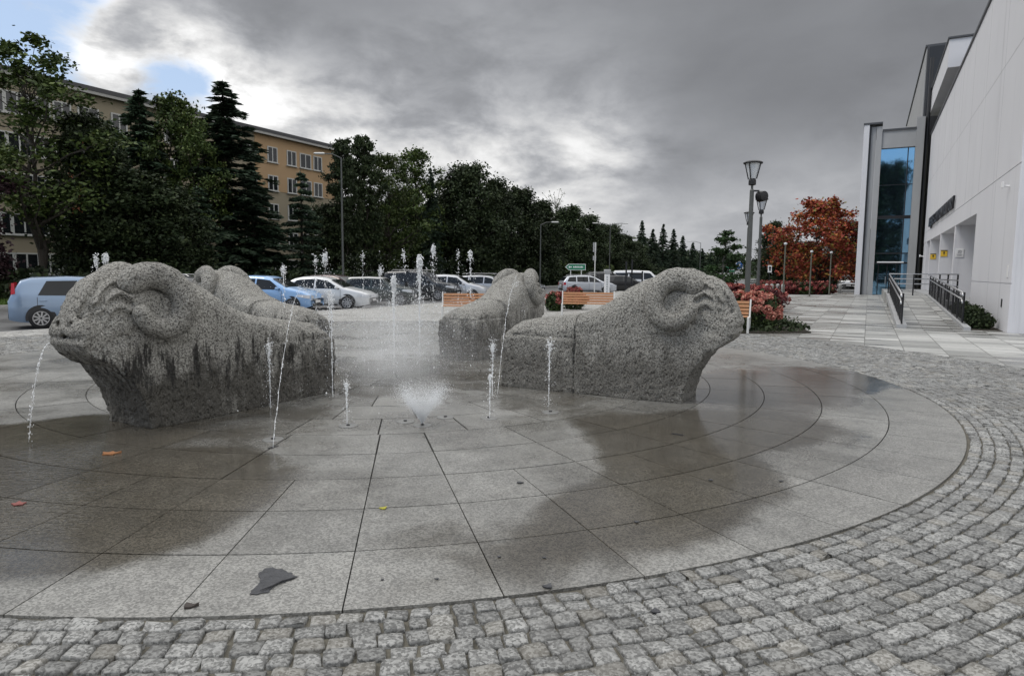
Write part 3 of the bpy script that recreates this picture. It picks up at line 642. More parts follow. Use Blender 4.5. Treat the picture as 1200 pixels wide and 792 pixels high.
def railing(name, n_, a0, a1, lab, dens, split):
    e = empty(name, BW(a0, n_), label=lab, cat='railing', group='railings of the ramp')
    b = MB()
    for dz_, r in ((1.08, .032), (.86, .026)): b.tube([BW(a0 - .12, n_ - .06, rampz(a0) + dz_ - .12), BW(a0, n_ - .06, rampz(a0) + dz_), BW(a1, n_ - .06, rampz(a1) + dz_)] if a1 <= 15.6 else [BW(a0, n_, rampz(a0) + dz_), BW(15.5, n_, .6 + dz_), BW(a1, n_, .6 + dz_)], r, 10)
    place(b.build('handrail', M_STEEL, smooth=True), e)
    a = a0 + .05
    while a <= a1:
        b = MB(); b.box(BW(a, n_, rampz(a) + .55), (.07, .045, 1.06), ANG, .004); place(b.build('post', M_BLACK), e); a += 1.5
    b = MB(); a = a0 + .12
    while a < a1:
        b.box(BW(a, n_, rampz(a) + .52), (.045, .016, .80), ANG); a += dens
    for dz_ in (.13, .92): b.tube([BW(a0, n_, rampz(a0) + dz_), BW(min(a1, 15.5), n_, rampz(min(a1, 15.5)) + dz_)], .016, 6)
    place(b.build('balusters', M_BLACK), e)
railing('ramp_railing', -2.64, .45, 15.5, 'black railing with steel handrail on the plaza edge of the ramp', .16, 0)
railing('ramp_railing', -.93, 1.5, 15.5, 'black railing with steel handrail between ramp and evergreen bed', .30, 0)
e = empty('landing_railing', BW(15.6, -1, .6), label='steel railing across the landing in front of the entrance bays', cat='railing')
b = MB()
for z in (1.70, 1.45, 1.2): b.tube([BW(15.9, -2.7, z), BW(15.9, -.75, z), BW(8.3, -.45, z)], .028, 8)
place(b.build('handrail', M_STEEL), e)
for a, n_ in ((15.9, -2.7), (15.9, -1.6), (13.6, -.66), (11, -.56), (8.4, -.46)):
    b = MB(); b.box(BW(a, n_, 1.12), (.06, .06, 1.12), ANG); place(b.build('post', M_BLACK), e)
b = MB(); bbox(b, 8.4, 34, -.82, -.02, -.13, .596); o = b.build('entrance_landing', M_CONC); tag(o, 'raised concrete landing along the entrance bays of the white building', 'landing')
b = MB(); bbox(b, 16.3, 34, -2.7, -.83, -.13, .59); o = b.build('upper_landing', M_PAVE); tag(o, 'raised paved landing beyond the top of the ramp', 'landing')
# ------------------------------------------------------------------ apartment block behind the trees
M_OLIVE, t = nmat('beige_render', rough=.85)
so2 = t.n('ShaderNodeSeparateXYZ'); t.link(t.pos, so2.inputs[0])
t.link(t.mix(t.noise(t.pos, .5, 5, .6), (.24, .205, .145), (.31, .268, .195)), t.b.inputs['Base Color'])
M_ORANGE = noisy('orange_render', (.36, .235, .13), (.41, .28, .16), .8, .85)
M_BRICKRED = noisy('red_brown_render', (.24, .085, .04), (.30, .115, .055), .8, .85)
M_ROOFD = mat('roof_sheet', (.05, .05, .055), .5); M_FRAMEW = mat('window_frame_white', (.46, .46, .44), .5)
M_PANE = mat('window_pane', (.012, .014, .016), .06, spec=.8)
NB = -52.0; AF = 56.5; AN = -4.0; HB = 14.7
ab = empty('apartment_block', SW(AF, NB), label='long beige five storey apartment block with orange top storey behind the trees', cat='building')
def apart(name, m, boxes, parent=None):
    b = MB()
    for a0, a1, n0, n1, z0, z1 in boxes: b.box(SW((a0 + a1) / 2, (n0 + n1) / 2, (z0 + z1) / 2), (a1 - a0, abs(n1 - n0), z1 - z0), ANG)
    o = b.build(name, m); return place(o, ab) if parent is None else o
apart('wall', M_OLIVE, [(AN, AF, NB - 11, NB, -.2, HB)])
apart('top_storey', M_ORANGE, [(45.0, AF + .02, NB - 10.9, NB + .03, 9.3, HB - .02)])
for q0 in (28.1, 3.5): apart('stair_strip', M_BRICKRED, [(q0, q0 + 2.4, NB - 3, NB + .04, .3, 12.0)])
apart('base_course', noisy('plinth', (.12, .11, .10), (.18, .17, .15), 2, .9), [(AN, AF + .03, NB - 5, NB + .06, -.2, .7)])
apart('roof', M_ROOFD, [(AN, AF + .5, NB - 11.5, NB + .55, HB, HB + .32)])
apart('fascia', M_KERB, [(AN, AF + .45, NB + .40, NB + .52, HB - .22, HB - .004)])
apart('downpipe', M_ROOFD, [(AF - .2, AF - .05, NB + .08, NB + .2, 0, HB - .2)])
def a_at(u):                                             # street coordinate of a pixel column on the facade
    r = ray(u, 300); k = NB / float(r[:2] @ E_N); return float((r[:2] * k) @ E_A)
cols = [a_at(u) for u in (-60, -25, 4, 31, 58, 82, 112, 147, 178, 208, 238, 268, 296, 322, 344, 360, 374)]
hook = [0]
for ci, a in enumerate(cols):
    for fl in range(5):
        z = 1.15 + 2.72 * fl; wd = 1.25 if ci % 3 else 1.55
        fr = apart('window', M_FRAMEW, [(a - wd / 2, a + wd / 2, NB - .05, NB + .09, z, z + .09), (a - wd / 2, a + wd / 2, NB - .05, NB + .09, z + 1.40, z + 1.5), (a - wd / 2, a - wd / 2 + .11, NB - .05, NB + .088, z + .09, z + 1.4), (a + wd / 2 - .11, a + wd / 2, NB - .05, NB + .088, z + .09, z + 1.4), (a - .05, a + .05, NB - .05, NB + .087, z + .09, z + 1.4), (a - wd / 2 - .1, a + wd / 2 + .1, NB - .05, NB + .2, z - .06, z - .003)])
        pn_ = apart('pane', M_PANE, [(a - wd / 2 + .1, a + wd / 2 - .1, NB - .04, NB + .05, z + .08, z + 1.42)], fr); pn_.parent = fr

# ------------------------------------------------------------------ trees
def leafmat(name, stops, rough=.65):
    m, t = nmat(name, rough=rough); t.b.inputs['Specular IOR Level'].default_value = .25
    fh = t.m('ADD', t.m('MULTIPLY', t.rnd, .6), t.m('MULTIPLY', t.lin(t.noise(t.obj, .8, 3, .6), .3, .7, 0, 1), .45)); c = t.ramp(fh, stops); c = t.mul(c, t.lin(t.noise(t.obj, .45, 3, .6), .3, .7, .62, 1.35)); c = t.mul(c, t.lin(t.oi.outputs['Random'], 0, 1, .75, 1.2))
    t.link(c, t.b.inputs['Base Color']); return m
M_BARK = noisy('bark', (.022, .018, .014), (.065, .055, .045), 9, .9, .02, 30)
M_BARKP = noisy('pale_bark', (.10, .10, .085), (.19, .185, .16), 9, .9, .02, 30)
L_DARK = leafmat('leaves_dark', [(0, (.011, .019, .008)), (.6, (.029, .045, .017)), (1, (.062, .082, .030))])
L_MID = leafmat('leaves_mid', [(0, (.020, .036, .010)), (.6, (.050, .078, .018)), (1, (.105, .130, .034))])
L_FIR = leafmat('needles', [(0, (.016, .030, .018)), (.7, (.036, .062, .034)), (1, (.07, .10, .055))])
L_PLUM = leafmat('leaves_plum', [(0, (.014, .008, .010)), (1, (.045, .020, .026))])
L_RED = leafmat('leaves_autumn', [(0, (.12, .022, .018)), (.35, (.32, .055, .040)), (.58, (.46, .11, .055)), (.70, (.50, .21, .05)), (.80, (.24, .19, .04)), (.92, (.08, .11, .03)), (1, (.06, .08, .03))])
L_POPLAR = leafmat('leaves_poplar', [(0, (.02, .05, .016)), (1, (.06, .11, .035))])
def leaves(C, size, aspect=.55, flat=0.0, axis=None):
    """one diamond leaf per centre; flat presses the normals upwards; axis gives the leaf's long direction"""
    n = len(C); a = rng.normal(size=(n, 3)) if axis is None else axis + rng.normal(0, .25, (n, 3))
    if flat and axis is None: a[:, 2] *= 1 - flat
    a /= np.linalg.norm(a, axis=1)[:, None]; r_ = rng.normal(size=(n, 3))
    if flat: r_[:, 2] *= 1 - flat
    b_ = np.cross(a, np.cross(r_, a)); b_ /= np.linalg.norm(b_, axis=1)[:, None] + 1e-9
    s = size * rng.uniform(.6, 1.35, n)[:, None]
    V = np.stack([C - a * s, C + b_ * s * aspect + a * s * .1, C + a * s, C - b_ * s * aspect + a * s * .1], 1).reshape(-1, 3)
    return V, np.arange(n * 4, dtype=np.int32).reshape(-1, 4)
def limb(b, p, q, r0, r1, wob=.12, n=5):
    p, q = np.array(p, float), np.array(q, float); L = np.linalg.norm(q - p); pts = []
    for i in range(n + 1):
        k = i / n; o = rng.normal(0, wob * L * .18, 3) * math.sin(math.pi * k); o[2] += -.0; pts.append(p + (q - p) * k + o)
    b.tube(pts, [r0 + (r1 - r0) * i / n for i in range(n + 1)], 6, False); return pts
def broadleaf(h, cr, base, nclump, nleaf, lsize, lm, bark, lab_, seed, flat=.25, narrow=1.0, clr=(.55, 1.1), wild=.25, stems=1, top=.9):
    global rng
    rng = np.random.default_rng(seed); e = empty(lab_); b = MB(); C = []
    tops = []
    for s_ in range(stems):
        off = rng.normal(0, .22, 2) * (stems > 1); tp = (off[0] * h * .12, off[1] * h * .12, h * top); tops.append(limb(b, (off[0] * .5, off[1] * .5, -.1), tp, .011 * h + .03, .02, .10, 9))
    for i in range(nclump):
        z = base + (h - base) * (i + rng.uniform(.1, .9)) / nclump; k = (z - base) / (h - base)
        prof = cr * narrow * (math.sin(math.pi * min(1, .12 + .80 * k ** .85)) ** .7) * (1 - .25 * k)
        a = i * 2.4 + rng.normal(0, .5); r = prof * math.sqrt(rng.uniform(.10, 1.0)) * (1 + rng.normal(0, wild) * .6)
        T = tops[i % len(tops)]; tz = max(.05, min(.95, (z - r * .45) / (h * top))); tp = np.array(T[min(9, int(tz * 9))])
        c_ = np.array([r * math.cos(a), r * math.sin(a), z + rng.normal(0, .2)])
        limb(b, tp, c_, .02 + .006 * h * (1 - k), .012, .25, 4)
        R = rng.uniform(*clr) * (1.15 - .45 * k) * cr / 3.2 * 1.12
        m_ = int(nleaf / nclump * rng.uniform(.6, 1.4)); q = rng.normal(size=(m_, 3)); q /= np.linalg.norm(q, axis=1)[:, None]
        C.append(c_ + q * (R * np.abs(rng.normal(.62, .34, m_)))[:, None] * np.array([1.15, 1.15, .72]) * (1 + .35 * value_noise(q * 1.7 + i * 3.1, i))[:, None])
    V, Q = leaves(np.concatenate(C), lsize, .6, flat); b.build('trunk', bark, e); from_arrays('crown', V, quads=Q, mat=lm, parent=e); return e
def conifer(h, cr, nleaf, lsize, lm, lab_, seed, base=.6, droop=.25, gap=.5, power=.85):
    global rng
    rng = np.random.default_rng(seed); e = empty(lab_); b = MB(); b.tube([(0, 0, -.1), (.03, 0, h * .5), (0, 0, h)], [.016 * h + .03, .010 * h, .01], 7, False); C = []; AX = []
    z = base; per = []
    while z < h * .985: per.append(z); z += gap * rng.uniform(.7, 1.2) * (.55 + .6 * (1 - z / h))
    for z in per:
        k = (z - base) / (h - base); R0 = cr * (1 - k) ** power + .10
        for j in range(7 if k < .8 else 5):
            a = rng.uniform(0, 2 * math.pi); R = R0 * rng.uniform(.55, 1.12); m_ = max(6, int(nleaf / len(per) / 7 * (R / cr + .12) * 1.7)); s = rng.uniform(0, 1, m_) ** .75
            dr_ = -droop * R * s ** 1.6 + .10 * R * np.maximum(0, s - .75) * 4 * .4
            sp = (.10 + .22 * R * (1 - s * .75)); lat = rng.normal(0, .45, m_) * sp
            x = s * R; p = np.stack([x * math.cos(a) - lat * math.sin(a), x * math.sin(a) + lat * math.cos(a), z + dr_ + rng.normal(0, .06, m_) - np.abs(lat) * .25], 1)
            C.append(p); sg = np.sign(lat); ax_ = np.stack([math.cos(a) - sg * .7 * math.sin(a), math.sin(a) + sg * .7 * math.cos(a), -.35 + 0 * sg], 1); AX.append(ax_)
            b.tube([(0, 0, z), (R * .5 * math.cos(a), R * .5 * math.sin(a), z - droop * R * .3), (R * .95 * math.cos(a), R * .95 * math.sin(a), z - droop * R * .9)], [.03 + .004 * h * (1 - k), .018, .006], 4, False)
    C = np.concatenate(C); AX = np.concatenate(AX); V, Q = leaves(C, lsize, .30, .3, AX); b.build('trunk', M_BARK, e); from_arrays('crown', V, quads=Q, mat=lm, parent=e); return e
protos = {
 'locust': (broadleaf(13, 3.4, 4.2, 58, 10500, .125, L_MID, M_BARK, 'locust_tree', 11, .55, 1.15, (.55, 1.0), .6, 2), 13),
 'bushy': (broadleaf(9, 3.0, 1.2, 80, 24000, .125, L_DARK, M_BARK, 'broadleaf_tree', 12, .45, 1.1, (.7, 1.2), .4), 9),
 'round': (broadleaf(12, 3.6, .8, 110, 32000, .15, L_DARK, M_BARK, 'broadleaf_tree', 13, .3, 1.1, (.8, 1.25), .3), 12),
 'dense': (broadleaf(12, 3.2, .5, 105, 30000, .15, L_DARK, M_BARK, 'broadleaf_tree', 14, .2, 1.05, (.75, 1.2), .45), 12),
 'airy': (broadleaf(12, 2.7, 1.5, 74, 15000, .125, L_MID, M_BARK, 'airy_tree', 15, .3, 1.1, (.6, 1.0), .6), 12),
 'column': (broadleaf(13, 1.7, .3, 130, 24000, .13, L_DARK, M_BARK, 'columnar_tree', 16, .0, 1.25, (.7, 1.2), .35), 13),
 'spruce': (conifer(13, 3.1, 24000, .17, L_FIR, 'spruce_tree', 17, .5, .30, .50), 13),
 'spruceb': (conifer(9, 2.7, 16000, .16, L_FIR, 'spruce_tree', 18, .4, .10, .62), 9),
 'plum': (broadleaf(7.5, 2.6, 1.2, 34, 13000, .12, L_PLUM, M_BARK, 'plum_tree', 19, .2, 1.1, (.7, 1.1), .4), 7.5),
 'autumn': (broadleaf(10, 5.0, 1.6, 110, 15000, .16, L_RED, M_BARK, 'autumn_tree', 20, .35, 1.05, (.40, .75), .45), 10),
 'poplar': (broadleaf(6, 1.2, .6, 26, 5000, .11, L_POPLAR, M_BARKP, 'young_tree', 21, .1, 1.2, (.9, 1.5), .5), 6),
 'bare': (broadleaf(11, 2.6, 3.0, 70, 500, .08, L_MID, M_BARKP, 'bare_tree', 22, .1, 1.1, (.3, .6), .5), 11),
}
kd = kids_of(); used = set()
def tree(kind, u, vtop, n_, lab, cat='tree', group=None, width=1.0, vbase=None, Y=None, rz=None):
    """stands on the line n = n_ beside the street at photo column u, as tall as the photo shows"""
    o0, h0 = protos[kind]; o = o0 if kind not in used else copy_thing(o0, kd); used.add(kind)
    r = ray(u, 318); k = n_ / float(r[:2] @ E_N) if Y is None else Y / r[1]; p = r[:2] * k
    zt = H + ray(u, vtop)[2] / ray(u, vtop)[1] * p[1]; s = (zt + .1) / h0
    o.location = (p[0], p[1], -.08); o.scale = (s * width, s * width, s); o.rotation_euler = (0, 0, random.uniform(0, 6.28) if rz is None else rz)
    return tag(o, lab, cat, group)
tree('plum', -40, 182, -36, 'dark plum-leaved tree at the edge of the lawn, beside the tall airy locust', width=1.0)
tree('locust', 52, 56, -38.5, 'tall airy locust tree with thin forked trunk before the apartment block', width=1.05)
tree('bushy', 112, 142, -39.0, 'dark flat-branched broadleaf tree between the locust and the slim spruce', width=.72)
tree('spruce', 172, 104, -42.5, 'slim spruce whose tip pokes above the roof beside the locust', width=1.5)
tree('spruce', 137, 140, -40.5, 'shorter wide spruce just left of the slim spruce', width=1.35)
tree('airy', 207, 118, -41.5, 'loose green-topped tree between the slim spruce and the broad spruce', width=.85)
tree('locust', 232, 140, -40, 'airy tree with several stems close beside the broad tall spruce', width=.7)
tree('spruce', 268, 94, -40.5, 'broad tall spruce, the highest tree before the apartment block', width=1.8)
tree('spruce', 298, 190, -39.5, 'low spruce at the right foot of the broad tall spruce', width=1.8)
tree('spruceb', 236, 215, -37, 'low spruce with level boughs at the left foot of the broad tall spruce', width=1.2)
tree('bushy', 165, 205, -37.5, 'low dark broadleaf tree in front of the slim spruce', width=1.25)
tree('dense', 203, 225, -36.5, 'low dense dark tree behind the granite ram with the light blue car', width=1.25)
tree('spruceb', 355, 197, -37.0, 'small spruce with upturned boughs in front of the far end of the apartment block', width=1.0)
tree('bushy', 385, 243, -39, 'low rounded green tree between the small spruce and the columnar trees', width=1.0)
tree('column', 404, 166, -37.5, 'left one of two tall dark columnar trees beside the end of the apartment block', group='columnar trees', width=.85)
tree('column', 428, 162, -37.5, 'right one of two tall dark columnar trees beside the end of the apartment block', group='columnar trees', width=.85)
tree('airy', 456, 186, -38, 'loose light green tree beside the dark columnar trees', width=1.05)
tree('airy', 488, 181, -40, 'loose thin-topped tree leaning over the woodland edge', width=.95)
tree('spruce', 505, 196, -38, 'dark spruce-shaped tree between the loose trees and the big round tree', width=.75)
tree('round', 543, 198, -38, 'big round dark tree, tallest hump of the woodland edge', width=1.0)
tree('dense', 578, 214, -37, 'dark dense tree right of the big round woodland tree', width=1.0)
tree('round', 608, 226, -38, 'rounded dark tree behind the granite ram seen from behind', width=1.0)
tree('bare', 650, 222, -44, 'bare grey tree with fine twigs rising above the woodland', width=1.1)
WOOD = 'dark trees of the woodland edge along the street'
for (k_, u, v, n_, w_, rz_) in [('dense', 632, 238, -37, 1.1, .5), ('round', 662, 246, -38, 1.1, 1.5), ('dense', 690, 254, -37, 1.2, 2.1), ('round', 712, 266, -38, 1.2, 2.9), ('dense', 728, 276, -39, 1.3, 4.), ('round', 742, 284, -40, 1.4, 5.),
                              ('round', 470, 228, -44, 1.2, 3.), ('dense', 515, 236, -44, 1.3, .2), ('dense', 440, 246, -42, 1.3, .9), ('round', 560, 246, -43, 1.3, 1.2), ('dense', 650, 268, -44, 1.3, .7), ('round', 400, 256, -43, 1.2, 2.)]:
    tree(k_, u, v, n_, 'dark crown in the closed row of woodland trees along the street', group=WOOD, width=w_, rz=rz_)
FAR = 'spruces at the far end of the street'
for (u, v, n_, w_) in [(751, 258, -40, .8), (764, 268, -40, .9), (776, 262, -41, .8), (788, 268, -40, .9), (799, 276, -40, 1.), (811, 284, -40, 1.1), (822, 291, -40, 1.2), (832, 296, -40, 1.2), (840, 300, -38, 1.2)]:
    tree('spruce', u, v, n_, 'far dark spruce in the row closing the street', group=FAR, width=w_ * 1.25)
tree('poplar', 849, 271, 0, 'small pale green tree beside the far green street sign', Y=62, width=1.5)
tree('spruceb', 893, 299, 0, 'distant spruce behind the second street lantern', Y=120, width=1.2)
tree('autumn', 958, 236, 0, 'big autumn tree with red and orange leaves beside the glass tower', Y=66, width=1.12, rz=.6)
tree('dense', 905, 262, 0, 'dark green tree at the lantern side of the red autumn tree', Y=70, width=.85)
tree('dense', 1000, 262, 0, 'dark tree half hidden behind the glass tower', Y=86, width=1.5)
tree('round', 940, 285, 0, 'dark low tree behind the red autumn tree', Y=92, width=2.0)
tree('round', 985, 290, 0, 'dark low tree behind the parked pickup by the glass tower', Y=98, width=2.0)
# a tree behind the photographer, the one mirrored in the glass tower
o = copy_thing(protos['round'][0], kd); mp_ = np.array([P0 + E_A * (-47) + E_N * (-1.5)])[0]; o.location = (mp_[0], mp_[1], -.1); o.scale = (1.7, 1.7, 1.85); tag(o, 'dark round tree mirrored in the glass front of the tower', 'tree')

# shrubs, hedge bottoms, lawn
rng = np.random.default_rng(40)
def shrub(name, loc, sx, sy, sz, n, size, lm, lab, cat='shrub', group=None, rz=0.0, smat=M_BARK):
    e = empty(name, loc, rz); q = rng.normal(size=(n, 3)); q /= np.linalg.norm(q, axis=1)[:, None]; q *= rng.uniform(.45, 1.05, n)[:, None] ** .5
    wv = 1 + .25 * value_noise(q * 2.1 + rng.uniform(0, 50), 2); q = q * wv[:, None]
    C = q * np.array([sx, sy, sz]) + np.array([0, 0, sz * .75]); C[:, 2] = np.maximum(C[:, 2], .02)
    V, Q = leaves(C, size, .6, .1); from_arrays('foliage', V, quads=Q, mat=lm, parent=e)
    b = MB()
    for i in range(5): a = i * 1.26; b.tube([(0, 0, -.05), (sx * .35 * math.cos(a), sy * .35 * math.sin(a), sz * .7)], [.03, .01], 5, False)
    b.build('stems', smat, e); return tag(e, lab, cat, group)
HEDG = 'dark shrubs in the understorey along the street'
for i in range(58):
    a = 12 + i * 2.6 + rng.uniform(-.5, .5) if i < 36 else 12 + 36 * 2.6 + (i - 36) * 5.5
    sz = rng.uniform(.7, 1.15) * (1.0 if i < 20 else 1.5); shrub('understorey_shrub', SW(a, -36.2 + rng.uniform(-.8, .8), -.05), 1.7 + .03 * i, 1.2, sz, 900, .15 + .0016 * i, L_DARK if rng.random() < .8 else L_MID, 'dark shrub in the row under the trees along the street', 'shrub', HEDG, rng.uniform(0, 3))
# thick dark wood behind the row: reads as one mass
C = []
for i in range(230):
    a = rng.uniform(62, 330); n_ = rng.uniform(-58, -44); r = rng.uniform(1.6, 3.2); z = rng.uniform(.8, 7.5); m_ = 130
    q = rng.normal(size=(m_, 3)); q /= np.linalg.norm(q, axis=1)[:, None]; x, y, _ = SW(a, n_); C.append(np.array([x, y, z]) + q * r * rng.uniform(.5, 1, m_)[:, None])
V, Q = leaves(np.concatenate(C), .55, .6, .2); tag(from_arrays('wood', V, quads=Q, mat=L_DARK), 'dark wood behind the row of street trees', 'wood', kind='stuff')
# grass blades on the verge
n = 26000; a = rng.uniform(14, 62, n) ; nn = rng.uniform(-36.2, NR - .2, n); x = E_A[0] * a + E_N[0] * nn; y = E_A[1] * a + E_N[1] * nn
hgt_ = rng.uniform(.10, .34, n); th = rng.uniform(0, 6.28, n); Bx = np.stack([np.cos(th), np.sin(th), 0 * th], 1) * .022; Pb = np.stack([x, y, np.full(n, -.03)], 1)
lean = rng.normal(0, .08, (n, 3)); lean[:, 2] = hgt_
V = np.stack([Pb - Bx, Pb + Bx, Pb + lean], 1).reshape(-1, 3)
tag(from_arrays('grass', V, quads=np.arange(n * 3).reshape(-1, 3), mat=leafmat('grass_blades', [(0, (.05, .09, .018)), (.7, (.10, .16, .035)), (1, (.17, .20, .06))])), 'rough green grass on the verge beyond the street', 'grass', kind='stuff')
# ------------------------------------------------------------------ cars
M_TYRE = mat('tyre_rubber', (.015, .015, .016), .8); M_RIM = mat('alloy', (.45, .45, .46), .35, .8); M_CARGLASS = mat('car_glass', (.010, .012, .014), .05, spec=.35)
M_TRIM = mat('car_trim', (.02, .02, .021), .5); M_HEAD = mat('headlight', (.55, .57, .6), .12, spec=.8); M_TAIL = mat('taillight', (.38, .012, .018), .2); M_PLATE = mat('plate_white', (.7, .7, .7), .4); M_SEAM = mat('door_seam', (.03, .03, .03), .7)
def paint(name, col, metal=.35): return mat(name, col, .30, metal, Coat_Weight=.7, Coat_Roughness=.06)
def car(lab, cat_, paint_m, L, Wd, Hh, prof, wins, wb_, wr=.31, belt=.90, wsx=None, rwx=None, tail='low', roofm=None, rails=False, group=None, front_overhang=None, plate='L 0000'):
    """prof: list of (x, z) of the upper outline from the rear (-L/2) to the nose (+L/2); wins: side panes as four corner points"""
    e = empty('parked_car'); tag(e, lab, cat_, group); px_ = [p[0] for p in prof]; pz = [p[1] for p in prof]
    top = lambda x: float(np.interp(x, px_, pz))
    def hw(x): q = abs(2 * x / L); return Wd / 2 * (1 - .05 * q ** 3 - .14 * q ** 12)
    def side(x, z):
        if z < belt: f = np.interp(z, [.16, .34, .58, belt], [.90, .975, 1.0, .972])
        else: f = .972 - .245 * (z - belt) / (1.48 - belt) * (1.0 if Hh < 1.7 else .55)
        return hw(x) * float(f)
    xs = sorted(set([-L / 2, -L / 2 + .015, -L / 2 + .05, L / 2 - .05, L / 2 - .015, L / 2] + list(np.linspace(-L / 2 + .1, L / 2 - .1, 34)) + px_))
    V = []; nz = 12; m_ = nz + 4
    for x in xs:
        zt = top(x); zb = .17 + .10 * abs(2 * x / L) ** 8; row = []
        for i in range(nz): z = zb + (zt - .05 - zb) * i / (nz - 1); row.append((x, side(x, z), z))
        ye = side(x, zt); row += [(x, ye * .965, zt - .018), (x, ye * .90, zt - .002), (x, ye * .55, zt + .018), (x, 0, zt + .024)]
        V += row + [(x, -y, z) for (x, y, z) in row[-2::-1]]
    R_ = 2 * m_ - 1; Fs = []; mi = []
    for i in range(len(xs) - 1):
        for k in range(R_ - 1):
            Fs.append((i * R_ + k, (i + 1) * R_ + k, (i + 1) * R_ + k + 1, i * R_ + k + 1))
            zz = np.mean([V[j][2] for j in Fs[-1]]); mi.append(1 if (roofm and zz > Hh - .07) else 0)
    Fs += [tuple(range(R_ - 1, -1, -1)), tuple(range((len(xs) - 1) * R_, len(xs) * R_))]; mi += [0, 0]
    body = from_arrays('body', np.array(V), polys=Fs, mats=[paint_m, roofm or paint_m], mi=mi, parent=e, smooth=True)
    def side_patch(c4, off, s_, n=8, mdl=4):               # c4: four (x,z) corners bottom rear, bottom front, top front, top rear
        (ax, az), (bx_, bz), (cx_, cz), (dx_, dz_) = c4; V = []
        for j in range(mdl + 1):
            t_ = j / mdl
            for i in range(n + 1):
                q = i / n; x = (ax + (bx_ - ax) * q) * (1 - t_) + (dx_ + (cx_ - dx_) * q) * t_; z = (az + (bz - az) * q) * (1 - t_) + (dz_ + (cz - dz_) * q) * t_
                V.append((x, s_ * (side(x, z) + off), z))
        Fs = [(j * (n + 1) + i, j * (n + 1) + i + 1, (j + 1) * (n + 1) + i + 1, (j + 1) * (n + 1) + i) for j in range(mdl) for i in range(n)]
        return V, (Fs if s_ < 0 else [f[::-1] for f in Fs])
    for s_ in (1, -1):
        for c4 in wins: V, Fs = side_patch(c4, .006, s_); from_arrays('side_window', np.array(V), polys=Fs, mat=M_CARGLASS, parent=e, smooth=True)
        b = MB(); V, Fs = side_patch([(-wb_ / 2 + wr + .12, .20), (wb_ / 2 - wr - .12, .20), (wb_ / 2 - wr - .12, .27), (-wb_ / 2 + wr + .12, .27)], .008, s_); b.add(V, Fs); b.build('sill_trim', M_TRIM, e)
        b = MB()
        for x in sorted({wins[0][0][0] - .02, wins[-1][1][0] + .02, (wins[-1][0][0] - .03) if len(wins) > 1 else wins[0][1][0]}):
            V, Fs = side_patch([(x, .30), (x + .012, .30), (x + .012, belt), (x, belt)], .004, s_, 1, 8); b.add(V, Fs)
        b.build('door_seam', M_SEAM, body)
        for c4 in wins[:2]:
            b = MB(); x = c4[0][0] + .12; b.box((x, s_ * (side(x, belt - .09) + .012), belt - .10), (.17, .025, .03), 0, .008); b.build('door_handle', paint_m, e)
        b = MB(); x = wins[-1][1][0] - .12; b.box((x, s_ * (side(x, belt) + .10), belt + .08), (.11, .20, .13), 0, .035); b.build('mirror', paint_m, e)
        for x in (-wb_ / 2, wb_ / 2):
            yo = s_ * (side(x, .5) + .004); b = MB(); Vd = [(x, yo, wr)]; nn_ = 22
            for k in range(nn_ + 1): a = -.25 + (math.pi + .5) * k / nn_; Vd.append((x + (wr + .06) * math.cos(a), yo, wr + .01 + (wr + .06) * math.sin(a)))
            b.add(Vd, [(0, k + 1, k + 2) if s_ < 0 else (0, k + 2, k + 1) for k in range(nn_)]); b.build('wheel_arch', M_TRIM, e)
            wc_ = Vector((x, s_ * (side(x, .5) - .085), wr)); b = MB()
            b.lathe([(wr * .70, -.10), (wr * .95, -.10), (wr, -.07), (wr, .07), (wr * .95, .10), (wr * .70, .10)], 26, wc_, 'y'); wh = b.build('wheel', M_TYRE, e, smooth=True)
            b = MB(); b.lathe([(wr * .66, -.104), (wr * .66, .104)], 24, wc_, 'y'); b.build('rim_dark', M_TRIM, wh)
            b = MB(); y_ = wc_.y + s_ * .098
            for k in range(9):
                a = 2 * math.pi * k / 9; M_ = Matrix.Rotation(-a, 3, 'Y'); b.box((x + wr * .36 * math.cos(a), y_, wr + wr * .36 * math.sin(a)), (wr * .56, .035, wr * .13), 0, 0, M_)
            for k in range(26):
                a = 2 * math.pi * k / 26; M_ = Matrix.Rotation(-a, 3, 'Y'); b.box((x + wr * .63 * math.cos(a), y_, wr + wr * .63 * math.sin(a)), (wr * .07, .05, wr * .17), 0, 0, M_)
            b.build('rim', M_RIM, wh)
        zf = top(L / 2 - .22) - .05
        b = MB(); V, Fs = side_patch([(L / 2 - .52, zf - .08), (L / 2 - .02, zf - .17), (L / 2 - .02, zf - .02), (L / 2 - .46, zf + .0)], .008, s_); b.add(V, Fs)
        y0, y1 = hw(L / 2) * .55, hw(L / 2) * .97; b.add([(L / 2 + .007, s_ * y0, zf - .15), (L / 2 + .007, s_ * y1, zf - .17), (L / 2 + .007, s_ * y1, zf - .02), (L / 2 + .007, s_ * y0, zf - .05)], [(0, 1, 2, 3) if s_ > 0 else (3, 2, 1, 0)]); b.build('headlight', M_HEAD, e)
        z0, z1 = {'low': (.68, .90), 'high': (.98, 1.30), 'tall': (.75, 1.15)}[tail]; b = MB()
        xr = lambda z: float(np.interp(z, [prof[0][1]] + [p[1] for p in prof[1:6] if p[1] > prof[0][1]][:1], [prof[0][0], prof[1][0]])) if z > prof[0][1] else -L / 2
        V, Fs = side_patch([(xr(z0) + .01, z0), (xr(z0) + (.11 if tail == 'high' else .24), z0 + .02), (xr(z1) + (.10 if tail == 'high' else .20), z1), (xr(z1) + .03, z1)], .010, s_); b.add(V, Fs)
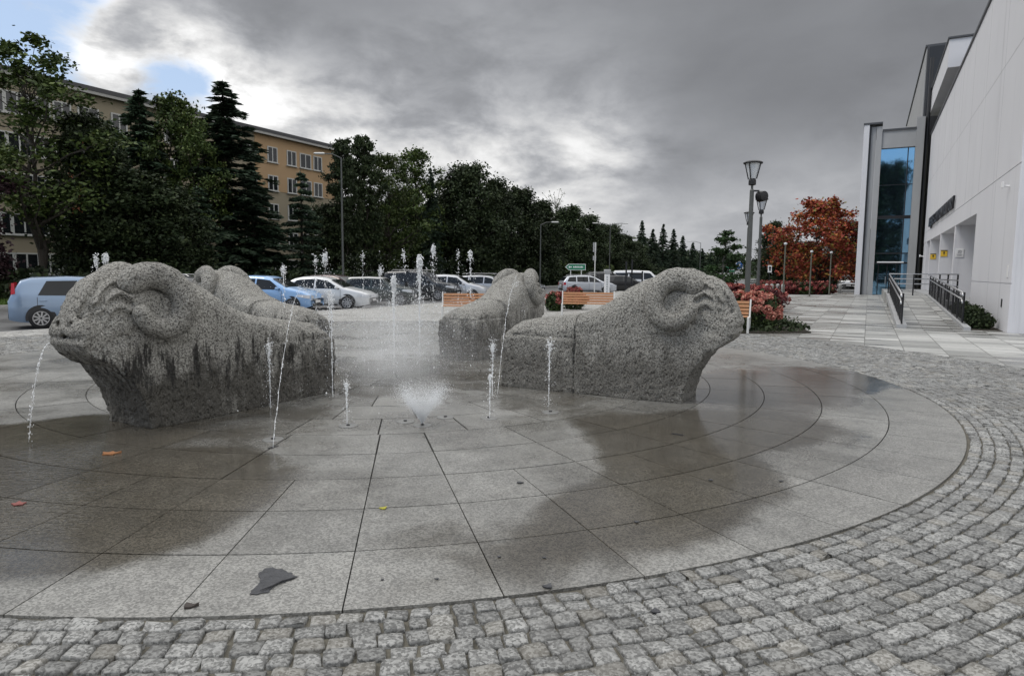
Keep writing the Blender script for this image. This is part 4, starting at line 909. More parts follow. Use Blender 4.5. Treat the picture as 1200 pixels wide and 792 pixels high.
        yb = hw(-L / 2); b.add([(xr(z0) - .012, s_ * yb * (.84 if tail == 'high' else .70), z0), (xr(z0) - .012, s_ * yb * .95, z0), (xr(z1) - .012, s_ * yb * .93, z1), (xr(z1) - .012, s_ * yb * (.84 if tail == 'high' else .74), z1)], [(3, 2, 1, 0) if s_ > 0 else (0, 1, 2, 3)]); b.build('taillight', M_TAIL, e)
    def top_patch(xa, xb, inset, name):
        V = []; n = 10
        for j in range(n + 1):
            x = xa + (xb - xa) * j / n; z = top(x)
            for i in range(9): y = (i / 4 - 1) * side(x, z) * (inset); V.append((x, y, z + .024 - .008 * (abs(i / 4 - 1) > .9) + .008))
        from_arrays(name, np.array(V), polys=[(j * 9 + i, (j + 1) * 9 + i, (j + 1) * 9 + i + 1, j * 9 + i + 1)[::-1] for j in range(n) for i in range(8)], mat=M_CARGLASS, parent=e, smooth=True)
    if wsx: top_patch(*wsx, .90, 'windscreen')
    if rwx: top_patch(*rwx, .84, 'rear_window')
    b = MB(); zf = top(L / 2); b.box((L / 2 + .004, 0, zf - .14), (.02, hw(L / 2) * .95, .12), 0, .006); b.build('grille', M_TRIM, e)
    b = MB(); b.box((L / 2 + .002, 0, .30), (.03, hw(L / 2) * 1.5, .12), 0, .01); b.build('air_intake', M_TRIM, e)
    b = MB(); b.box((L / 2 + .02, 0, .45), (.012, .50, .11), 0, .004); b.box((-L / 2 - .012, 0, .62 if tail != 'low' else .72), (.012, .50, .11), 0, .004)
    b = MB(); b.box((L / 2 + .022, 0, .45), (.012, .50, .11), 0, .004); b.build('number_plate', M_PLATE, e); b = MB(); b.box((-L / 2 - .014, 0, .66), (.012, .50, .11), 0, .004); b.build('number_plate', M_PLATE, e)
    b = MB(); b.box((-L / 2 - .004, 0, .36), (.03, hw(-L / 2) * 1.6, .14), 0, .01); b.build('rear_bumper_trim', M_TRIM, e)
    if rails:
        for s_ in (1, -1):
            b = MB(); b.tube([(-L * .36, s_ * side(0, Hh) * .9, Hh - .01), (-L * .33, s_ * side(0, Hh) * .9, Hh + .05), (L * .10, s_ * side(0, Hh) * .9, Hh + .05), (L * .13, s_ * side(0, Hh) * .9, Hh - .01)], .014, 6); b.build('roof_rail', M_RIM, e)
    return e
def hatch(lab, col, L=4.0, Wd=1.69, Hh=1.48, tail='high', metal=.35, cat_='car', nm='paint', **k):
    h_ = Hh / 1.48; s = L / 4.0
    prof = [(-2.0 * s, .80), (-1.93 * s, .96), (-1.70 * s, 1.36 * h_), (-1.45 * s, 1.44 * h_), (-.6 * s, 1.48 * h_), (.05 * s, 1.45 * h_), (.35 * s, 1.36 * h_), (.98 * s, 1.02), (1.18 * s, .97), (1.65 * s, .86), (1.92 * s, .72), (2.0 * s, .56)]
    wins = [[(-1.30 * s, .955), (-.36 * s, .94), (-.34 * s, 1.37 * h_), (-1.08 * s, 1.36 * h_)], [(-.28 * s, .94), (.80 * s, .93), (.28 * s, 1.31 * h_), (-.27 * s, 1.37 * h_)]]
    return car(lab, cat_, paint(nm, col, metal), L, Wd, Hh, prof, wins, 2.5 * s, .305, .90, (.36 * s, .99 * s), (-1.92 * s, -1.72 * s), tail, **k)
def sedan(lab, col, L=4.55, Wd=1.76, Hh=1.45, metal=.4, nm='paint', **k):
    prof = [(-2.27, .84), (-2.2, .98), (-1.75, 1.04), (-1.1, 1.36), (-.75, 1.43), (-.2, 1.45), (.25, 1.40), (.55, 1.30), (1.15, .98), (1.35, .93), (1.95, .80), (2.2, .68), (2.275, .52)]
    wins = [[(-1.28, .97), (-.18, .94), (-.16, 1.35), (-.95, 1.30)], [(-.10, .94), (1.0, .92), (.42, 1.27), (-.09, 1.35)]]
    return car(lab, 'car', paint(nm, col, metal), L, Wd, Hh, prof, wins, 2.65, .32, .90, (.56, 1.16), (-1.70, -1.14), 'low', **k)
def wagon(lab, col, L=4.65, Wd=1.78, Hh=1.48, metal=.4, nm='paint', **k):
    prof = [(-2.32, .80), (-2.27, .98), (-1.95, 1.34), (-1.6, 1.43), (-.6, 1.48), (.1, 1.44), (.45, 1.34), (1.1, 1.0), (1.3, .95), (1.95, .83), (2.24, .70), (2.325, .52)]
    wins = [[(-1.98, .97), (-1.22, .95), (-1.21, 1.37), (-1.78, 1.33)], [(-1.14, .95), (-.18, .94), (-.17, 1.38), (-1.13, 1.37)], [(-.10, .94), (.92, .92), (.36, 1.29), (-.09, 1.38)]]
    return car(lab, 'car', paint(nm, col, metal), L, Wd, Hh, prof, wins, 2.68, .325, .90, (.46, 1.11), (-2.25, -1.98), 'low', rails=True, **k)
def mini(lab, col, roofcol, **k):
    prof = [(-1.82, .80), (-1.78, .94), (-1.58, 1.30), (-1.45, 1.38), (-.5, 1.41), (.15, 1.38), (.30, 1.32), (.72, 1.0), (.9, .95), (1.6, .86), (1.78, .74), (1.83, .56)]
    wins = [[(-1.48, .93), (-.32, .92), (-.31, 1.31), (-1.36, 1.30)], [(-.24, .92), (.56, .92), (.25, 1.28), (-.23, 1.31)]]
    return car(lab, 'car', paint('paint_dark_green', col), 3.65, 1.69, 1.41, prof, wins, 2.47, .30, .89, (.31, .73), (-1.76, -1.60), 'tall', roofm=paint('paint_silver_roof', roofcol), **k)
def suv(lab, col, L=4.6, Wd=1.85, Hh=1.74, nm='paint', tail='tall', **k):
    prof = [(-2.3, .9), (-2.26, 1.1), (-2.08, 1.60), (-1.85, 1.69), (-.6, 1.74), (.2, 1.71), (.5, 1.60), (1.02, 1.16), (1.2, 1.10), (2.0, 1.0), (2.22, .86), (2.3, .6)]
    wins = [[(-2.0, 1.10), (-1.22, 1.09), (-1.21, 1.60), (-1.90, 1.58)], [(-1.14, 1.09), (-.18, 1.08), (-.17, 1.62), (-1.13, 1.60)], [(-.10, 1.08), (.86, 1.07), (.42, 1.54), (-.09, 1.62)]]
    return car(lab, 'car', paint(nm, col), L, Wd, Hh, prof, wins, 2.7, .36, 1.03, (.52, 1.03), (-2.24, -2.1), tail, rails=True, **k)
def van(lab, col, nm='paint_van', **k):
    prof = [(-2.45, .9), (-2.42, 1.2), (-2.36, 1.80), (-2.2, 1.90), (-.6, 1.95), (.9, 1.90), (1.1, 1.82), (1.75, 1.18), (1.95, 1.10), (2.3, .98), (2.42, .8), (2.46, .6)]
    wins = [[(-2.2, 1.16), (-1.0, 1.15), (-1.0, 1.72), (-2.15, 1.70)], [(-.9, 1.15), (.3, 1.14), (.3, 1.74), (-.9, 1.72)], [(.42, 1.13), (1.5, 1.12), (1.0, 1.70), (.42, 1.74)]]
    return car(lab, 'van', paint(nm, col, .1), 4.92, 1.92, 1.95, prof, wins, 3.0, .34, 1.08, (1.12, 1.74), None, 'tall', **k)
HN = math.atan2(E_N[1], E_N[0])                          # nose towards the square
def put(e, u, v, hd, z=-.098, Y=None):
    g = G(u, v, z) if Y is None else At(u, v, Y); e.location = (g[0], g[1], z); e.rotation_euler = (0, 0, hd); return e
put(hatch('silver blue hatchback with tall red tail light at the left end of the car row', (.22, .30, .42), nm='paint_silver_blue'), 108.5, 381, math.radians(34))
ROW0 = SW(20.6, -22.6)
def rowcar(e, u, n_=-22.0, hd=HN, dh=0.0):
    r = ray(u, 340); k = n_ / float(r[:2] @ E_N); p = r[:2] * k; e.location = (p[0], p[1], -.098); e.rotation_euler = (0, 0, hd + dh); return e
rowcar(wagon('dark grey estate car hidden behind the two left granite rams', (.03, .032, .036), nm='paint_dark_grey'), 222, -22.5, HN, math.radians(8))
rowcar(hatch('light blue hatchback standing behind the left granite rams', (.25, .42, .68), nm='paint_light_blue', metal=.15), 318, -22.0, HN, math.radians(22))
rowcar(sedan('silver white saloon car right of the light blue hatchback', (.62, .63, .64), nm='paint_silver_white', metal=.2), 380, -21.6, HN, math.radians(24))
rowcar(hatch('dark maroon car behind the silver white saloon', (.04, .012, .014), nm='paint_maroon'), 398, -25.5, HN, math.radians(10))
rowcar(mini('dark green small car with a silver roof behind the water jets', (.018, .03, .028), (.5, .5, .5)), 446, -22.2, HN, math.radians(24))
rowcar(suv('black tall car with roof rails behind the water jets', (.016, .017, .019), nm='paint_black'), 494, -23.6, HN, math.radians(16))
rowcar(hatch('silver compact car behind the left wooden bench', (.52, .53, .55), L=4.1, Hh=1.52, nm='paint_silver'), 533, -22.4, HN, math.radians(20))
rowcar(wagon('pale grey estate car in the row, next to the ram seen from behind', (.40, .41, .43), Hh=1.55, nm='paint_pale_grey'), 572, -22.8, HN, math.radians(18))
rowcar(hatch('dark car mostly hidden behind the granite ram seen from behind', (.03, .03, .033), nm='paint_charcoal'), 606, -23.4, HN, math.radians(12))
put(wagon('silver estate car parked by the tall sign pole, seen from the side', (.55, .57, .61), nm='paint_silver_estate'), 688, 343.5, math.radians(12))
put(suv('dark suv behind the silver estate car and the white pillar', (.02, .021, .024), nm='paint_dark_suv'), 712, 341.5, math.radians(14))
put(hatch('black hatchback between the white pillar and the white van', (.012, .012, .014), nm='paint_gloss_black'), 731, 342, math.radians(10))
put(van('white passenger van behind the dark wooden posts', (.68, .68, .68)), 748, 341.5, math.radians(-8))
put(hatch('silver hatchback right of the white van', (.5, .5, .52), nm='paint_silver_far'), 776, 340, math.radians(-15))
put(suv('white pickup style car with dark bumper beside the glass tower', (.6, .6, .6), nm='paint_white_suv'), 992, 338.5, math.radians(-112))
put(van('white van in the far parking lot behind the red flower bed', (.6, .62, .62), nm='paint_van_far'), 948, 333, math.radians(-150))
put(wagon('grey car in the far parking lot behind the slim posts', (.22, .22, .23), nm='paint_grey_far'), 972, 334, math.radians(-160))

# ------------------------------------------------------------------ benches, lanterns, signs
M_WOOD, t = nmat('bench_wood', rough=.55)
t.link(t.mix(t.noise(t.scalev(t.obj, (1.2, 14, 14)), 1.4, 5, .6), (.30, .135, .06), (.52, .27, .13)), t.b.inputs['Base Color'])
M_WHITEM = mat('white_metal', (.62, .62, .60), .45); M_POLE = noisy('lamp_pole', (.055, .058, .055), (.10, .105, .10), 5, .5); M_LANT = mat('lantern_glass', (.62, .64, .66), .15)
def bench(lab, loc, rz):
    e = empty('wooden_bench', loc, rz, label=lab, cat='bench', group='wooden benches round the fountain'); L = 2.05
    for i in range(4):
        b = MB(); b.box((0, -.20 + i * .115, .45), (L - .12, .09, .035), 0, .008); b.build('seat_slat', M_WOOD, e)
    for i in range(4):
        b = MB(); b.box((0, .235 + i * .028, .53 + i * .10), (L - .12, .03, .080), 0, .008, Matrix.Rotation(-.26, 3, 'X')); b.build('back_slat', M_WOOD, e)
    for s_ in (1, -1):
        x = s_ * (L / 2 - .03); b = MB()
        b.box((x, -.27, .22), (.06, .012 + .03, .44), 0, .005); b.box((x, .22, .22), (.06, .045, .44), 0, .005); b.box((x, -.02, .43), (.058, .52, .035), 0, .005)
        b.tube([(x, .21, .42), (x, .36, .92)], .030, 4); b.box((x, -.02, .012), (.058, .50, .02), 0, .004); b.build('end_frame', M_WHITEM, e)
    return e
def bench_at(lab, u, v, du, face):
    g = G(u, v); d_ = np.array([CX - g[0], CY - g[1]]); return bench(lab, (g[0], g[1], 0), face)
bench_at('wooden bench partly behind the granite ram seen from behind', 552, 373.5, 0, math.radians(4))
bench_at('wooden bench between the two right granite rams, pink flowers behind it', 689, 369.5, 0, math.radians(-6))
bench_at('wooden bench end at the corner of the flower bed by the street lantern', 834, 388, 0, math.radians(-24))
def lantern(lab, u, Y, vtop, spot=False):
    p = At(u, 318, Y); zt = At(u, vtop, Y)[2]; e = empty('street_lantern', (p[0], p[1], 0), .4, label=lab, cat='street lamp', group='tall lanterns on the square')
    b = MB(); b.lathe([(.10, 0), (.10, .9), (.075, .95), (.062, zt - .85), (.035, zt - .8), (.035, zt - .68)], 16); b.build('pole', M_POLE, e, smooth=False)
    b = MB(); b.lathe([(.05, zt - .70), (.11, zt - .68), (.11, zt - .56), (.09, zt - .50)], 16); b.build('neck', M_BLACK, e)
    b = MB(); b.lathe([(.11, zt - .498), (.225, zt - .05)], 8, a0=.39); b.build('lamp_glass', M_LANT, e)
    b = MB()
    for k in range(4): a = k * math.pi / 2 + .39; b.tube([(.13 * math.cos(a), .13 * math.sin(a), zt - .51), (.25 * math.cos(a), .25 * math.sin(a), zt - .04)], .018, 6)
    b.build('lamp_frame', M_BLACK, e); b = MB(); b.lathe([(.28, zt - .05), (.29, zt - .02), (.22, zt + .02), (.02, zt + .05)], 20); b.build('lamp_cap', M_BLACK, e)
    if spot:
        b = MB(); b.box((.10, -.06, zt - .86), (.20, .04, .05), -.4); s_ = b.build('spotlight', M_BLACK, e); b = MB(); b.lathe([(.05, -.12), (.15, -.10), (.17, .10), (.165, .12)], 16, (.28, -.14, zt - 1.02), 'y'); b.build('spot_housing', M_BLACK, s_)
    return e
lantern('nearest and tallest street lantern, with a round spotlight under its lamp', 877, 20.5, 190, True)
lantern('street lantern with clear lamp to the right of the spotlight lantern', 889, 31, 233)
lantern('street lantern with low lamp to the left of the spotlight lantern', 875, 37, 249)
def slim(lab, u, Y, vtop):
    p = At(u, 318, Y); zt = At(u, vtop, Y)[2]; e = empty('slim_post', (p[0], p[1], 0), label=lab, cat='lamp post', group='slim pale posts before the red tree')
    b = MB(); b.lathe([(.055, 0), (.045, zt)], 10); b.build('post', noisy('post_pale', (.09, .095, .07), (.15, .15, .12), 5, .6), e); b = MB(); b.lathe([(.05, zt), (.11, zt + .03), (.11, zt + .12), (.04, zt + .16)], 12); b.build('lamp_head', M_LANT, e)
slim('slim pale post left of the red autumn tree trunk', 919, 46, 287); slim('slim pale post with a white lamp head before the middle of the red tree', 950, 50, 296); slim('slim pale post between the red tree and the glass tower', 973, 53, 297)
def street_lamp(lab, u, vtop, Y, arms, arm=1.8, gr='tall street lamps on the road'):
    p = At(u, 318, Y); zt = At(u, vtop, Y)[2]; e = empty('street_lamp', (p[0], p[1], -.1), 0, label=lab, cat='street lamp', group=gr)
    b = MB(); b.lathe([(.085, 0), (.05, zt)], 10); b.build('pole', M_POLE, e)
    for s_ in arms:
        b = MB(); b.tube([(0, 0, zt - .05), (s_ * arm * .5, 0, zt + .22), (s_ * arm, 0, zt + .25)], .04, 6); a_ = b.build('arm', M_POLE, e)
        b = MB(); b.box((s_ * (arm + .28), 0, zt + .25), (.75, .26, .13), 0, .05); b.build('lamp_head', M_WHITEM, a_)
    return e
street_lamp('tall street lamp whose arm reaches left over the end of the apartment block', 402, 183, 46, (-1,), 1.2)
street_lamp('tall street lamp with two arms above the far spruces', 714, 263, 92, (1, -1))
street_lamp('slim street lamp against the dark woodland right of the bare tree', 633, 262, 70, (1,), 1.2)
street_lamp('far street lamp rising above the last spruces', 820, 284, 130, (-1,), 2.0)
b = MB()
def pole_thing(name, lab, cat_, u, vbase, vtop, r, m):
    g = G(u, vbase, -.1); zt = At(u, vtop, g[1])[2] + .1; e = empty(name, (g[0], g[1], -.1), label=lab, cat=cat_); b = MB(); b.lathe([(r, 0), (r, zt)], 10); b.build('pole', m, e); return e, zt
e, zt = pole_thing('sign_pole', 'tall pale sign pole with two narrow plates before the silver estate car', 'sign', 696.5, 344.5, 284, .045, M_WHITEM)
for z0, z1 in ((zt - .78, zt - .02), (zt - 1.45, zt - 1.08)):
    for dx_ in (-.13, .03): b = MB(); b.box((dx_, 0, (z0 + z1) / 2), (.10, .03, z1 - z0), 0, .005); b.build('sign_plate', M_CONC, e)
# green arrow board with white line of lettering
g = At(675, 318, 56); e = empty('direction_sign', (g[0], g[1], -.1), label='green arrow shaped direction board pointing left on two legs', cat='sign')
zc_ = At(675, 313, 56)[2] + .1; b = MB(); b.prism([(-.92, 0), (-.62, .26), (.80, .26), (.80, -.26), (-.62, -.26)], 0, .04)
o = b.build('board_edge', M_SIGNW, e); M_ = Matrix.Translation((0, 0, zc_)) @ Matrix.Rotation(math.pi / 2, 4, 'X'); o.matrix_basis = M_
b = MB(); b.prism([(-.85, 0), (-.60, .22), (.76, .22), (.76, -.22), (-.60, -.22)], .042, .05); o = b.build('board', M_SIGNG, e); o.matrix_basis = M_
b = MB(); b.prism([(-.66, 0), (-.52, .10), (-.52, .035), (-.36, .035), (-.36, -.035), (-.52, -.035), (-.52, -.10)], .052, .058); o = b.build('arrow', M_SIGNW, e); o.matrix_basis = M_
b = MB(); x = -.24
for w_ in (.07, .05, .09, .06, .08, .05, .07, .09, .06): b.prism([(x, -.055), (x, .05 if w_ < .08 else .085), (x + w_, .05), (x + w_, -.055)], .052, .058); x += w_ + .025
o = b.build('lettering', M_SIGNW, e); o.matrix_basis = M_
for x in (-.45, .45): b = MB(); b.tube([(x, .03, 0), (x, .03, zc_ + .2)], .035, 8); b.build('leg', M_WHITEM, e)
# far green board and round blue sign
g = At(855, 318, 70); e = empty('far_sign', (g[0], g[1], -.1), .1, label='far green board with a white strip beneath it, beside the lanterns', cat='sign')
b = MB(); b.box((0, 0, 2.15), (1.5, .05, .55), 0, .01); b.build('board', M_SIGNG, e); b = MB(); b.box((-.5, 0, 1.62), (1.2, .05, .28), 0, .01); b.build('lower_board', M_SIGNW, e); b = MB(); b.box((0, -.03, 2.15), (1.1, .012, .10)); b.build('lettering', M_SIGNW, e)
for x in (-.5, .5): b = MB(); b.tube([(x, .05, 0), (x, .05, 2.4)], .04, 8); b.build('leg', M_WHITEM, e)
g = At(866, 318, 66); e = empty('round_sign', (g[0], g[1], -.1), .1, label='round blue traffic sign above a white plate beside the lanterns', cat='sign')
b = MB(); b.lathe([(.40, -.02), (.40, .02)], 24, (0, 0, 2.55), 'y'); b.build('sign_disc', M_SIGNW, e); b = MB(); b.lathe([(.36, -.035), (.36, -.021)], 24, (0, 0, 2.55), 'y'); b.build('sign_face', M_SIGNB, e); b = MB(); b.prism([(-.05, -.2), (.05, -.2), (.05, .05), (.14, .05), (0, .22), (-.14, .05), (-.05, .05)], .036, .042); o = b.build('arrow', M_SIGNW, e); o.matrix_basis = Matrix.Translation((0, 0, 2.55)) @ Matrix.Rotation(math.pi / 2, 4, 'X')
b = MB(); b.box((0, 0, 1.88), (.8, .03, .3), 0, .005); b.build('sign_plate', M_SIGNW, e); b = MB(); b.tube([(0, .04, 0), (0, .04, 2.6)], .04, 8); b.build('pole', M_WHITEM, e)
g = At(902, 318, 52); e = empty('notice_sign', (g[0], g[1], 0), 0, label='small white upright sign with a black symbol near the slim posts', cat='sign')
b = MB(); b.box((0, 0, 2.03), (.30, .03, .55), 0, .005); b.build('sign_plate', M_SIGNW, e); b = MB(); b.lathe([(.10, -.022), (.10, -.016)], 16, (0, 0, 2.12), 'y'); b.box((0, -.019, 1.95), (.14, .006, .14)); b.build('symbol', M_SIGNK, e); b = MB(); b.tube([(0, .03, 0), (0, .03, 2.3)], .03, 8); b.build('pole', M_BLACK, e)
# white pillar with dark marks
g = G(711, 346, -.0); e = empty('white_pillar', (g[0], g[1], 0), .05, label='white square pillar with grey cap standing in front of the parked cars', cat='pillar')
zt = At(711, 316, g[1])[2]; b = MB(); b.box((0, 0, (zt - .3) / 2), (.36, .30, zt - .3), 0, .02); b.build('shaft', M_SIGNW, e); b = MB(); b.box((0, 0, zt - .14), (.46, .40, .30), 0, .04); b.build('cap', M_CONC, e)
b = MB()
for i in range(7): b.box((-.02, -.155, zt - .55 - i * .17), (.10, .008, .11))
b.build('lettering', M_CONC, e)
# dark wooden posts with a rail
g0 = G(733, 350); e = empty('post_frame', (g0[0], g0[1], 0), -.2, label='frame of dark posts and a crossbar in front of the white van', cat='frame')
for x, y, h_ in ((0, 0, 2.35), (.35, .4, 2.45), (1.0, 1.2, 1.75)): b = MB(); b.box((x, y, h_ / 2), (.10, .10, h_), 0, .01); b.build('post', M_BLACK, e)
b = MB(); b.box((.5, .55, 1.6), (1.5, .06, .09), .87, .01); b.build('crossbar', M_BLACK, e)
# low bollards at the far edge of the square
for i, (u, v) in enumerate([(898, 345), (904, 345.5), (911, 345), (917, 345.5), (984, 343.5)]):
    g = G(u, v); b = MB(); b.lathe([(.14, 0), (.13, .62), (.15, .66), (.14, .78), (.05, .86)], 12); o = b.build('bollard', M_KERB, smooth=True); o.location = g; tag(o, 'low grey bollard near the glass tower' if i == 4 else 'low grey bollard in the row before the red flower bed', 'bollard', None if i == 4 else 'bollards before the red flower bed')

# ------------------------------------------------------------------ flower bed and hydrangeas
L_HYD = leafmat('hydrangea_leaves', [(0, (.014, .028, .010)), (.7, (.035, .058, .016)), (1, (.075, .085, .025))]); L_GC = leafmat('ground_cover_leaves', [(0, (.012, .022, .009)), (.8, (.032, .05, .016)), (1, (.08, .085, .03))])
L_CRIM = leafmat('crimson_leaves', [(0, (.035, .008, .010)), (.7, (.11, .020, .022)), (1, (.20, .05, .035))])
def petals(name, stops):
    m, t = nmat(name, rough=.7); c = t.ramp(t.rnd, stops); t.link(t.mul(c, t.lin(t.oi.outputs['Random'], 0, 1, .70, 1.15)), t.b.inputs['Base Color']); return m
M_PET = petals('hydrangea_petals', [(0, (.38, .09, .08)), (.5, (.55, .20, .15)), (1, (.70, .42, .30))]); M_PETR = petals('red_petals', [(0, (.20, .03, .035)), (.6, (.38, .08, .07)), (1, (.55, .25, .18))])
bed = [(5.3, 18.05), (8.45, 18.62), (9.95, 25.1), (13.2, 36.5), (7.5, 36.0), (4.2, 27.0)]
tag(from_arrays('bed_soil', np.array([(x, y, .03) for x, y in bed] + [(x, y, -.02) for x, y in bed]), polys=[tuple(range(6))] + [(i, 6 + i, 6 + (i + 1) % 6, (i + 1) % 6) for i in range(6)], mat=M_SOIL), kind='structure')
from mathutils.geometry import tessellate_polygon
def inpoly(p, poly):
    ins = False
    for i in range(len(poly)):
        (ax, ay), (bx_, by) = poly[i], poly[(i + 1) % len(poly)]
        if (ay > p[1]) != (by > p[1]) and p[0] < ax + (p[1] - ay) * (bx_ - ax) / (by - ay): ins = not ins
    return ins
rng = np.random.default_rng(77)
C = []
while len(C) < 9000:
    p = (rng.uniform(4.2, 13.2), rng.uniform(18.0, 36.5))
    if inpoly(p, bed) and rng.random() < (1.0 if p[1] < 24 else .45): C.append((p[0], p[1], .03 + abs(rng.normal(0, .10)) + .10 * max(0, value_noise(np.array([[p[0] * 1.5, p[1] * 1.5, 0.]]))[0])))
V, Q = leaves(np.array(C), .060, .6, .3); tag(from_arrays('ground_cover', V, quads=Q, mat=L_GC), 'dark green ground cover filling the corner flower bed', 'plants', kind='stuff')
def head_mesh(name, n, rad, lsz, m):
    q = rng.normal(size=(n, 3)); q /= np.linalg.norm(q, axis=1)[:, None]; V, Q = leaves(q * rad * np.array([1, 1, .85]) * rng.uniform(.82, 1.05, n)[:, None], lsz, .8, 0); o = from_arrays(name, V, quads=Q, mat=m); me = o.data; bpy.data.objects.remove(o); return me
HM = [head_mesh('flower_head', 150, .115, .034, M_PET) for _ in range(3)]; HMF = [head_mesh('flower_head', 60, .13, .05, M_PETR) for _ in range(2)]
def hydrangea(loc, sx, sz, nh, lab, group=None, far=False, lm=None, name='hydrangea_bush', n=1500, lsz=.055):
    e = shrub(name, loc, sx, sx, sz, n, lsz, lm or L_HYD, lab, 'flowering shrub', group)
    for k in range(nh):
        a = rng.uniform(0, 6.28); el = rng.uniform(-.05, 1.35); o = bpy.data.objects.new('flower_head', random.choice(HMF if far else HM)); COL.objects.link(o); o.parent = e
        o.location = (sx * math.cos(a) * math.cos(el) * 1.02, sx * math.sin(a) * math.cos(el) * 1.02, sz * .75 + sz * math.sin(el)); s = rng.uniform(.75, 1.25); o.scale = (s, s, s); o.rotation_euler = (rng.uniform(-.4, .4), rng.uniform(-.4, .4), a)
    return e
for u, v, Y, sx, sz, nh, lab in [(890, 384, 19.6, .58, .60, 28, 'full pink hydrangea bush right of the nearest street lantern'), (866, 376, 21.0, .52, .55, 20, 'pink hydrangea bush left of the nearest street lantern, behind the bench'), (898, 374, 21.6, .44, .46, 18, 'lower pink hydrangea bush at the edge of the paving behind the full bush'),
                               (876, 370, 23.0, .52, .58, 18, 'pink hydrangea bush behind the nearest street lantern'), (850, 372, 22.5, .5, .5, 16, 'pink hydrangea bush behind the head of the right granite ram')]:
    g = At(u, 318, Y); hydrangea((g[0], g[1], .02), sx, sz, nh, lab)
g = G(672, 362); hydrangea((g[0], g[1], 0), .55, .5, 26, 'red hydrangea bush behind the middle wooden bench', far=True)
g = G(650, 364); hydrangea((g[0], g[1], 0), .40, .42, 14, 'small red hydrangea bush beside the head of the ram seen from behind', far=True)
RED = 'red flower shrubs behind the lanterns'; RED2 = 'red flower shrubs before the autumn tree'
for i in range(11):
    g = At(846 + i * 5.2, 318, 34 - i * .4 + rng.uniform(-1, 1)); hydrangea((g[0], g[1], 0), .95, .60, 16, 'crimson shrub with pale flower heads in the bed behind the lanterns', RED, True, L_CRIM if i % 3 else L_HYD, 'flower_shrub', 800, .09)
for i in range(14):
    g = At(896 + i * 5.2, 318, 55 + rng.uniform(-.6, .6)); hydrangea((g[0], g[1], 0), 1.15, .58, 13, 'crimson shrub with pale flower heads in the bed before the red autumn tree', RED2, True, L_CRIM if i % 4 else L_HYD, 'flower_shrub', 700, .11)
rng = np.random.default_rng(5)
for i in range(7):
    x = BW(1.4 + i * 1.05, -.46); shrub('evergreen_shrub', (x[0], x[1], -.02), .42, .34, .30 + .05 * (i % 3), 900, .05, L_DARK, 'low dark evergreen shrub in the narrow bed at the foot of the white wall', 'shrub', 'evergreens along the foot of the white wall')
b = MB(); bbox(b, .6, 8.38, -.83, -.005, -.12, .004); o = b.build('bed_soil', M_SOIL); tag(o, kind='structure')
# ------------------------------------------------------------------ water of the fountain
M_WATER, t = nmat('spray_water', rough=.12)
t.b.inputs['Base Color'].default_value = (.88, .90, .92, 1); t.b.inputs['Transmission Weight'].default_value = 0.0; t.b.inputs['IOR'].default_value = 1.33; t.b.inputs['Subsurface Weight'].default_value = 0.0
OCT = np.array([(1, 0, 0), (-1, 0, 0), (0, 1, 0), (0, -1, 0), (0, 0, 1), (0, 0, -1)], float)
OCF = np.array([(0, 2, 4), (2, 1, 4), (1, 3, 4), (3, 0, 4), (2, 0, 5), (1, 2, 5), (3, 1, 5), (0, 3, 5)])
def drops(C, r, stretch=None, dirv=None):
    """one small faceted drop per centre, stretched along the flight direction"""
    C = np.asarray(C); n = len(C); r = np.broadcast_to(np.asarray(r, float), (n,))
    L = OCT[None] * r[:, None, None] * rng.uniform(.75, 1.25, (n, 6, 1))
    if dirv is not None:
        D = dirv / (np.linalg.norm(dirv, axis=1)[:, None] + 1e-9); k = (L * D[:, None]).sum(-1, keepdims=True); L = L + k * D[:, None] * (np.broadcast_to(np.asarray(stretch, float), (n,))[:, None, None] - 1)
    V = (C[:, None] + L).reshape(-1, 3); Q = (np.arange(n)[:, None, None] * 6 + OCF[None]).reshape(-1, 3); return V, Q
def flight(p0, v0, T, n, spread=0.0, t0=0.0, bias=1.0):
    tt = t0 + (T - t0) * rng.uniform(0, 1, n) ** bias; v = np.array(v0)[None] + rng.normal(0, 1, (n, 3)) * spread
    P_ = np.array(p0)[None] + v * tt[:, None]; P_[:, 2] -= 4.9 * tt ** 2; vel = v.copy(); vel[:, 2] -= 9.8 * tt; return P_, vel
def thread(p0, v0, T, r0, r1):
    """the unbroken lower part of a jet"""
    n = 34; pts = []; rs = []
    for i in range(n + 1):
        q = T * i / n; pts.append((p0[0] + v0[0] * q + rng.normal(0, .0025), p0[1] + v0[1] * q + rng.normal(0, .0025), p0[2] + v0[2] * q - 4.9 * q * q)); rs.append((r0 + (r1 - r0) * i / n) * (1 + .45 * math.sin(i * 2.3 + rng.uniform(0, 1))))
    b = MB(); b.tube(pts, rs, 5); return b
rng = np.random.default_rng(99)
